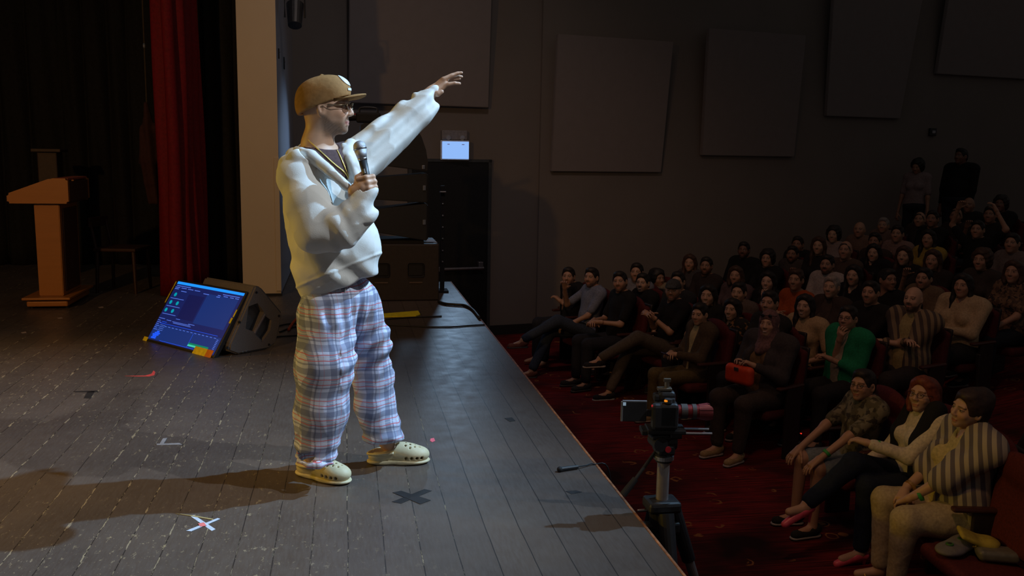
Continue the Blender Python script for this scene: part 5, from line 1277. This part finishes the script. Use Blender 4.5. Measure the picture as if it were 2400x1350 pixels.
for q in (-1,1): s.c(P(q*.11,-.03,1.03),P(q*.115,.06,.82),.066,.072,.03); s.c(P(q*.115,.06,.82),P(q*.12,.05,.55),.072,.078,.03)
s.e(P(0,-.10,.80),(.15,.07,.25),None,.05); sobj('vest',s,fabric((.012,.012,.014)),r_)
PK=mat('pink_satin_heel',(.75,.10,.16),.35)
for i,(f,dn) in enumerate(((np.array([-.2,1,-.35]),-.0),(np.array([-.1,1,0]),0))):
    a=an[i]+np.array([0,0,-.04]); f=f/np.linalg.norm(f)
    s=S(.006); s.c(a+f*.03,a+f*.165+np.array([0,0,-.045 if i else -.03]),.036,.024,.02); s.c(a+f*.0,a+f*.16,.036,.022,.005,-1) if 0 else None
    s.e(a+f*.04+np.array([0,0,.03]),(.034,.07,.035),None,.006,-1); s.c(a-f*.03,a+f*.03,.033,.03,.02); so=sobj('high_heel_shoe',s,PK,r_)
    bm=bmesh.new(); cyl(bm,a-f*.035+np.array([0,0,-.015]),a-f*.03+np.array([0,0,-.095 if i else -.10]),.014,.006,10); obj('heel',bm,PK,so)
CAM=camo('brown_leaf_print_shirt',((.10,.085,.05),(.19,.165,.11),(.04,.032,.022)),16)
R=aud(2022,905,'boy in glasses, leaf print shirt and pale shorts, nearest the aisle carpet','boy in the leaf print shirt',sc=.95,w=.95,skin=S1,hair='short',hc=DARK,shirt=CAM,pants=(.16,.19,.22),arms='knees',glasses=1,shoes='shorts',shoe=(.02,.02,.02),turn=26,bf=184,sleeve='short',kf=.40)
wristband(R,1,GRN)
R=aud(2478,965,'person at the right edge of the frame, only a hand and dark sleeve showing','person at the right edge',sc=1.0,w=1.05,skin=S1,hair='short',shirt=(.03,.015,.015),sleeve='long',arms='rest',seat=False)
# ---- front row left block
R=aud(1332,650,'leftmost seated man, in a black jacket, resting his chin on his hand','leftmost man in the black jacket',skin=S1,beard=.5,shirt=(.03,.03,.03),jacket=(.012,.012,.014),arms='chin',dz=-.06,lean=.10,turn=50,hair='short')
R=aud(1386,652,'bearded man in grey-blue shirt, jeans leg crossed out toward the stage','man in the grey-blue shirt',skin=S1,beard=.85,shirt=(.17,.19,.26),pants=(.035,.048,.075),arms='raise',legs='xo',shoe=(.16,.06,.045),hair='short',turn=35,lean=-.02)
R=aud(1453,662,'man in black T-shirt with clasped hands beside the man in grey-blue','man with clasped hands',skin=S1,beard=.7,arms='hold',turn=45,tilt=6,legs='n',shirt=(.012,.012,.013))
R=aud(1506,665,'broad man in black T-shirt holding a pale cup on his knee','man holding the cup',skin=S2,w=1.15,arms='armx',turn=40,shirt=(.012,.012,.013),pants=(.02,.02,.02),smile=1,beard=.3)
r_,hcl,HRl,P,wr,kn,an,k=R
CUP=thing('plastic_cup','pale plastic cup in the hand of the broad man in black','cup',tuple(np.array(r_.location)+rotz(r_.rotation_euler[2])@(wr[0]+np.array([-.04,.08,-.03]))))
bm=bmesh.new(); cyl(bm,(0,0,0),(0,0,.13),.036,.048,20); obj('cup_wall',bm,mat('frosted_plastic',(.30,.29,.31),.4),CUP,True); bm=bmesh.new(); tube(bm,[(.048*math.cos(t),.048*math.sin(t),.13) for t in np.linspace(0,6.283,20,endpoint=False)],.003,6,close=True); obj('rim',bm,mat('frosted_plastic',(.30,.29,.31),.4),CUP)
R=aud(1577,683,'man in grey cap and black shirt, ankle crossed over his knee in grey trousers','man in the grey cap',skin=S1,hair='cap',hc=(.05,.05,.05),beard=.8,shirt=(.012,.012,.014),pants=(.085,.07,.055),arms='clap',legs='xo',turn=45,w=1.08,shoe=(.02,.02,.025))
wristband(R,1,BLACK,'watch',.029)
R=aud(1640,738,'boy in olive vest and cream T-shirt looking at a phone in his lap','boy in the olive vest',sc=.93,w=.95,skin=S2,shirt=(.42,.34,.17),jacket=(.075,.055,.035),pants=(.115,.088,.04),arms='hold',turn=30,hair='short',shoe=(.25,.2,.12),pit=0)
r_,hcl,HRl,P,wr,kn,an,k=R
PH=thing('smartphone','small dark phone with purple edge held by the boy in the olive vest','phone',tuple(np.array(r_.location)+rotz(r_.rotation_euler[2])@(np.array([0,.36,.74])*k)),r_.rotation_euler[2])
bm=bmesh.new(); box(bm,(0,0,0),(.075,.145,.009),Matrix(rotx(.5).tolist()),.003); obj('case',bm,mat('purple_case',(.06,.03,.09),.4),PH); bm=bmesh.new(); box(bm,(0,-.003,.006),(.068,.135,.002),Matrix(rotx(.5).tolist())); obj('glass',bm,mat('dark_glass',(.01,.01,.015),.05),PH)
R=aud(1717,728,'smiling long haired woman in black floral top, between the boy and headscarf woman','woman in the black floral top',sc=.97,fem=1,skin=S2,hair='long',hc=DARK,shirt=camo('black_floral_print',((.012,.012,.012),(.012,.011,.012),(.25,.13,.05)),14),sleeve='long',pants=(.012,.012,.014),arms='lap',turn=30,smile=1,neck='v',shoe=(.5,.4,.3))
SCARF=(.16,.085,.085)
R=aud(1802,760,'woman in patterned headscarf and charcoal coat with an orange bag on her lap','woman in the headscarf',sc=1.0,w=1.25,fem=1,skin=S2,hair='scarf',hc=SCARF,shirt=(.16,.10,.05),jacket=(.045,.040,.042),pants=(.050,.040,.036),arms='bag',turn=20,smile=1,pit=4,shoe=(.35,.25,.13),bf=206)
r_,hcl,HRl,P,wr,kn,an,k=R
BG=thing('handbag','bright orange handbag on the lap of the woman in the headscarf','bag',tuple(np.array(r_.location)+rotz(r_.rotation_euler[2])@np.array([0,.36,.665])),r_.rotation_euler[2])
s=S(.008); s.b((0,0,.085),(.145,.045,.085),.042,None,.02); sobj('bag_body',s,mat('orange_red_leather',(.62,.055,.012),.6,0,.08),BG)
bm=bmesh.new(); tube(bm,spline([(-.07,0,.15),(-.05,0,.20),(.05,0,.20),(.07,0,.15)],6),.007); obj('bag_handle',bm,mat('dark_leather_handle',(.06,.02,.015),.5),BG)
bm=bmesh.new(); box(bm,(0,.05,.14),(.05,.006,.03),bev=.004); obj('clasp',bm,CHROME,BG)
bm=bmesh.new()
for q in (-1,1): ball(bm,tuple(hcl+HRl@np.array([q*.035,.095,.085])),.020,(1,.5,.7))
tube(bm,[tuple(hcl+HRl@np.array([x,.10-abs(x)*.5,.085])) for x in (-.085,-.04,0,.04,.085)],.003); obj('sunglasses',bm,mat('dark_shiny_lens',(.02,.02,.025),.1),r_)
# ---- second row and beyond (px,py,...)
def a_(px,py,label,short,**k): return aud(px,py,label,short,face=.55,**k)
a_(1492,640,'young man in pale grey T-shirt between two black shirts, a row back','young man in pale grey',shirt=(.20,.19,.21),beard=.2)
a_(1541,655,'person with thick black hair turned away, cream shirt, beside the capped man','person turned away',hair='curly',shirt=(.22,.17,.11),turn=75,skin=S3)
a_(1588,662,'person in glasses half hidden right behind the grey cap','person behind the cap',glasses=1,shirt=(.03,.03,.03),skin=S2,dz=.08)
a_(1617,618,'long haired woman smiling at the top left of the seated crowd','top left woman',fem=1,hair='long',hc=BRN,shirt=(.06,.05,.05))
a_(1655,625,'bearded man in dark brown, next to the top left woman','man beside the top left woman',beard=.8,shirt=(.035,.025,.022),skin=S3)
a_(1660,695,'dark haired smiling woman in black, behind the boy in olive vest','woman behind the boy',fem=1,hair='long',shirt=(.015,.015,.015),smile=1,skin=S2)
a_(1743,588,'broad dark silhouette of a bearded man, highest head on the left','dark bearded man',w=1.2,beard=.9,skin=S4,shirt=(.010,.010,.010),sleeve='long')
a_(1725,648,'woman with shoulder length hair in muted mauve top','woman in mauve',fem=1,hair='bob',hc=BRN,shirt=(.10,.065,.07))
a_(1731,688,'small woman with hair tied back, directly behind the floral top','woman with tied hair',fem=1,hair='bun',shirt=(.12,.09,.08),skin=S2)
a_(1798,608,'tan faced man with wavy hair in a black shirt, left of a hooded man','man with wavy hair',hair='curly',shirt=(.014,.014,.014),skin=S1,sc=.98)
a_(1800,662,'pale faced woman with long black hair, resting her cheek','pale woman',fem=1,hair='long',shirt=(.012,.012,.013),skin=(.6,.38,.27),arms='chin',smile=1)
a_(1857,598,'bearded man with arms folded in a grey shirt in the third row','man with folded arms',beard=.9,shirt=(.07,.06,.055),arms='cross',skin=S3)
a_(1869,575,'dark haired man half hidden above the folded arms man','half hidden dark man',shirt=(.015,.015,.015),skin=S3)
a_(1865,658,'woman in bright orange top sitting in the middle rows','woman in orange',fem=1,hair='bun',hc=BRN,shirt=(.36,.075,.02),arms='clap',skin=S1)
a_(1803,712,'man laughing behind the headscarf woman, only his face showing','man behind the headscarf',skin=S1,shirt=(.02,.02,.02),dz=.04)
a_(1887,720,'woman with long black hair in a cream short sleeved top','woman in the cream top',fem=1,w=1.12,hair='long',shirt=(.42,.30,.17),skin=S2,smile=1,arms='rest',sneck=1.2)
a_(1919,578,'slim woman in dark dress high in the left rows','slim woman in dark dress',fem=1,hair='long',hc=BRN,shirt=(.02,.018,.02),skin=S2)
a_(1938,622,'bearded man in a bright white shirt in the middle rows','man in the white shirt',beard=.9,shirt=(.42,.36,.33),skin=S1,w=1.1)
a_(1948,675,'grey haired woman with short hair in a brown cardigan','grey haired woman',fem=1,hair='short',hc=(.30,.25,.22),shirt=(.07,.05,.04),jacket=(.05,.035,.03),skin=S2)
a_(1953,552,'woman with big dark curls and a white top in the upper left rows','woman with big curls',fem=1,hair='curly',shirt=(.28,.22,.20),skin=S2)
a_(1981,588,'older man with a high forehead above the long haired woman','older man with high forehead',hair='thin',hc=(.06,.05,.045),shirt=(.09,.065,.05),skin=S1)
a_(2001,648,'woman with very long straight black hair in a black dress','woman with very long hair',fem=1,hair='long',shirt=(.012,.012,.014),skin=S2,neck='v')
a_(2014,540,'bald man in a beige shirt near the wall','bald man in beige',hair='bald',shirt=(.18,.12,.09),skin=S1)
a_(2048,595,'oval faced woman with black hair parted in the middle','woman with middle parting',fem=1,hair='long',shirt=(.015,.014,.015),skin=S2,neck='v')
a_(2040,688,'man with short dark hair in black, left of the bald striped man','man left of the striped man',shirt=(.015,.014,.014),skin=S1,w=1.1,beard=.3)
a_(2080,658,'man looking sideways in black, between two smiling women','man looking sideways',shirt=(.012,.012,.012),skin=S3,turn=70,dz=.03)
a_(2070,530,'grey haired man in a pale shirt in the upper rows','grey haired man upper rows',hc=(.25,.22,.2),shirt=(.16,.11,.09),skin=S1)
a_(2103,550,'man in a light pinkish shirt, hands together, upper rows','man in the pinkish shirt',shirt=(.24,.16,.14),arms='clap',skin=S1)
a_(2119,602,'woman with a side parting and black blouse left of the yellow sleeve','woman with side parting',fem=1,hair='long',hc=BRN,shirt=(.018,.015,.015),skin=S2)
a_(1987,748,'person in glasses and a green cardigan resting chin on hand','person in the green cardigan',hair='short',glasses=1,shirt=(.32,.27,.20),jacket=(.012,.19,.085),pants=(.02,.02,.022),arms='chin',skin=S1,w=1.1)
STR2=stripes('beige_striped_overshirt',(.24,.175,.10),(.07,.052,.045),.055,(0.1,0,-.9))
a_(2140,703,'bald man with black beard in an open striped overshirt, arms folded','bald bearded man',hair='bald',beard=1.0,hc=(.012,.01,.01),shirt=(.34,.27,.12),jacket=STR2,arms='cross',skin=S2,w=1.3,pants=(.03,.025,.025))
a_(2165,655,'moustached man smiling right above the bald bearded man','moustached man',beard=.35,shirt=(.16,.11,.07),skin=S1)
a_(2187,612,'long haired woman raising a bare arm beside the yellow sleeve','woman with bare arm',fem=1,hair='long',hc=BRN,shirt=(.03,.022,.02),arms='raise',skin=S1)
a_(2176,562,'woman in a yellow top in the upper rows','woman in yellow',fem=1,hair='long',shirt=(.34,.24,.05),skin=S1)
a_(2257,672,'woman in a loose white blouse, leaning on the seat in front','woman in the white blouse',fem=1,w=1.3,hair='long',shirt=(.44,.33,.20),sleeve='long',arms='hold',skin=S1,neck='v',pants=(.02,.02,.02))
a_(2300,612,'woman with wavy hair clutching a tan bag, right side rows','woman with wavy hair',fem=1,hair='curly',hc=BRN,shirt=(.05,.04,.035),skin=S1,arms='hold')
a_(2240,508,'bare headed person in a dark top, far right back rows','person in far right back rows',hair='thin',shirt=(.03,.02,.02),skin=S3)
a_(2291,540,'man holding both hands behind his head, black T-shirt','man with hands behind head',shirt=(.012,.012,.012),arms='arms_up',skin=S1)
a_(2270,482,'bald headed person with a pale headband in the last row','person with pale headband',hair='bald',shirt=(.02,.02,.02),skin=S3)
a_(2345,480,'dark haired person right at the back beside the dark wall','person at the back',hair='curly',shirt=(.012,.012,.012),skin=S4)
a_(2320,505,'person with one hand raised to the face in the last rows','person with raised hand',shirt=(.02,.018,.018),arms='raise',skin=S3)
a_(2372,572,'man in a pale shirt with black suspenders at the right edge','man with suspenders',shirt=(.16,.13,.12),skin=S1)
a_(2376,640,'person in patterned brown clothes at the right edge, mid rows','person in patterned brown',fem=1,hair='bob',hc=BRN,shirt=camo('brown_pattern_top',((.10,.06,.04),(.20,.12,.07),(.03,.02,.02)),25),skin=S1)
a_(2185,515,'man with a dark quiff in the last rows below the standing woman','man with dark quiff',shirt=(.012,.012,.012),skin=S3)
a_(2155,516,'reddish faced person beside the man with the quiff','reddish faced person',hair='thin',shirt=(.04,.03,.03),skin=S1)
a_(2050,568,'man peeking between the parted hair woman and the bald man','man peeking between heads',shirt=(.05,.035,.03),skin=S3)
a_(2225,470,'dark haired person sitting under the standing man','person under the standing man',hair='short',shirt=(.014,.014,.014),skin=S4) if 0 else None
aud(2150,392,'standing woman with black hair in a pale top, seen at the back','standing woman',fem=1,hair='curly',hc=(.008,.008,.008),shirt=(.20,.155,.155),stand=True,sc=.98,arms='stand',skin=S3,bf=215,turn=0,seat=False,pit=-12)
aud(2252,368,'tall standing man in black at the back against the dark wall','standing man',hair='short',hc=(.008,.008,.008),shirt=(.010,.010,.010),sleeve='long',stand=True,sc=1.08,w=1.3,arms='stand',skin=S4,bf=200,turn=0,seat=False)
# seats
proto=None
SEATS.append((2.9,11.15,FZ,math.radians(95),None)); CB_=atz(2240,1285,FZ+.46); SEATS.append((CB_[0]+.10,CB_[1]-.08,FZ,math.radians(84),'corner'))
for (x,y,z,rz,short) in SEATS:
    if proto is None: proto=make_seat(); o=proto
    else: o=copy_tree(proto)
    if short=='corner':
        for ch in list(o.children):
            if ch.name.startswith(('armrest','side_support')): bpy.data.objects.remove(ch)
    o.location=(x,y,z); o.rotation_euler=(0,0,rz)
    tag(o,('maroon theatre seat under the '+short) if short and short!='corner' else ('empty dark theatre seat at the left end of the front row by the wall' if short is None else 'maroon theatre seat in the lower right corner with bags on it'),'seat','theatre seats')
# bags on the corner seat
sx_,sy_=3.95,4.05
q=np.array([CB_[0],CB_[1],FZ+.435])
r=thing('clutch_bag','grey clutch bag with round green eyes lying on the lower right corner seat','bag',tuple(q),math.radians(25))
s=S(.007); s.e((-.05,0,.035),(.11,.075,.03),None,.02); s.e((.09,0,.04),(.12,.075,.032),None,.03); sobj('bag_body',s,mat('grey_felt',(.16,.15,.16),.8),r)
for a in (-.07,.05):
    bm=bmesh.new(); cyl(bm,(a,0,.066),(a,0,.072),.022,.020,16); o=obj('eye_disc',bm,mat('green_ring',(.04,.16,.04),.5),r); bm=bmesh.new(); cyl(bm,(a,0,.070),(a,0,.074),.011,.010,12); obj('pupil',bm,BLACK,o)
r=thing('yellow_cloth','folded yellow cloth draped over the purse in the lower right corner','cloth',tuple(q+np.array([.10,-.03,.06])),math.radians(-15))
s=S(.007); s.b((0,0,.03),(.10,.06,.012),.01,roty(.35)@rotx(.2),.02); s.e((.07,0,.01),(.06,.06,.03),None,.03); sobj('cloth_fold',s,mat('yellow_cotton',(.42,.33,.05),.8),r,lambda x,y,z:.004*wob(x,y,z,50,1,3))
r=thing('chain_purse','small shiny grey purse with a chain strap, right of the yellow cloth','bag',tuple(q+np.array([.17,-.12,.0])),math.radians(-20))
s=S(.007); s.b((0,0,.035),(.11,.06,.032),.025,None,.02); sobj('purse_body',s,mat('grey_glossy_purse',(.14,.13,.12),.3),r)
bm=bmesh.new(); P_=spline([(-.1,.02,.06),(-.14,.06,.03),(-.19,.02,.0),(-.22,-.04,-.05)],8)
for i in range(0,len(P_)-1): cyl(bm,P_[i],P_[i+1],.004 if i%2 else .007,n=6)
obj('chain',bm,mat('pale_chain',(.6,.5,.4),.3,.9),r)
# small red floor lights by the seats
for i,(x,y,l) in enumerate(((1875,1015,'tiny red aisle light at the feet of the boy in the print shirt'),(2292,845,'small vertical red light high between the right seats'))):
    p=atz(x,y,FZ+.06) if i==0 else atz(x,y,-.35); r=thing('aisle_light',l,'light',tuple(p))
    bm=bmesh.new(); box(bm,(0,0,-.02 if i==0 else 0),(.05,.03,.05) if i==0 else (.02,.05,.12),bev=.006); obj('housing',bm,BLACK,r)
    bm=bmesh.new(); box(bm,(-.005,-.016,.0),(.03,.004,.012) if i==0 else (.008,.006,.10)); obj('lamp',bm,emit('red_led',(.8,.03,.015) if i==0 else (.18,.01,.01),1.0),r)
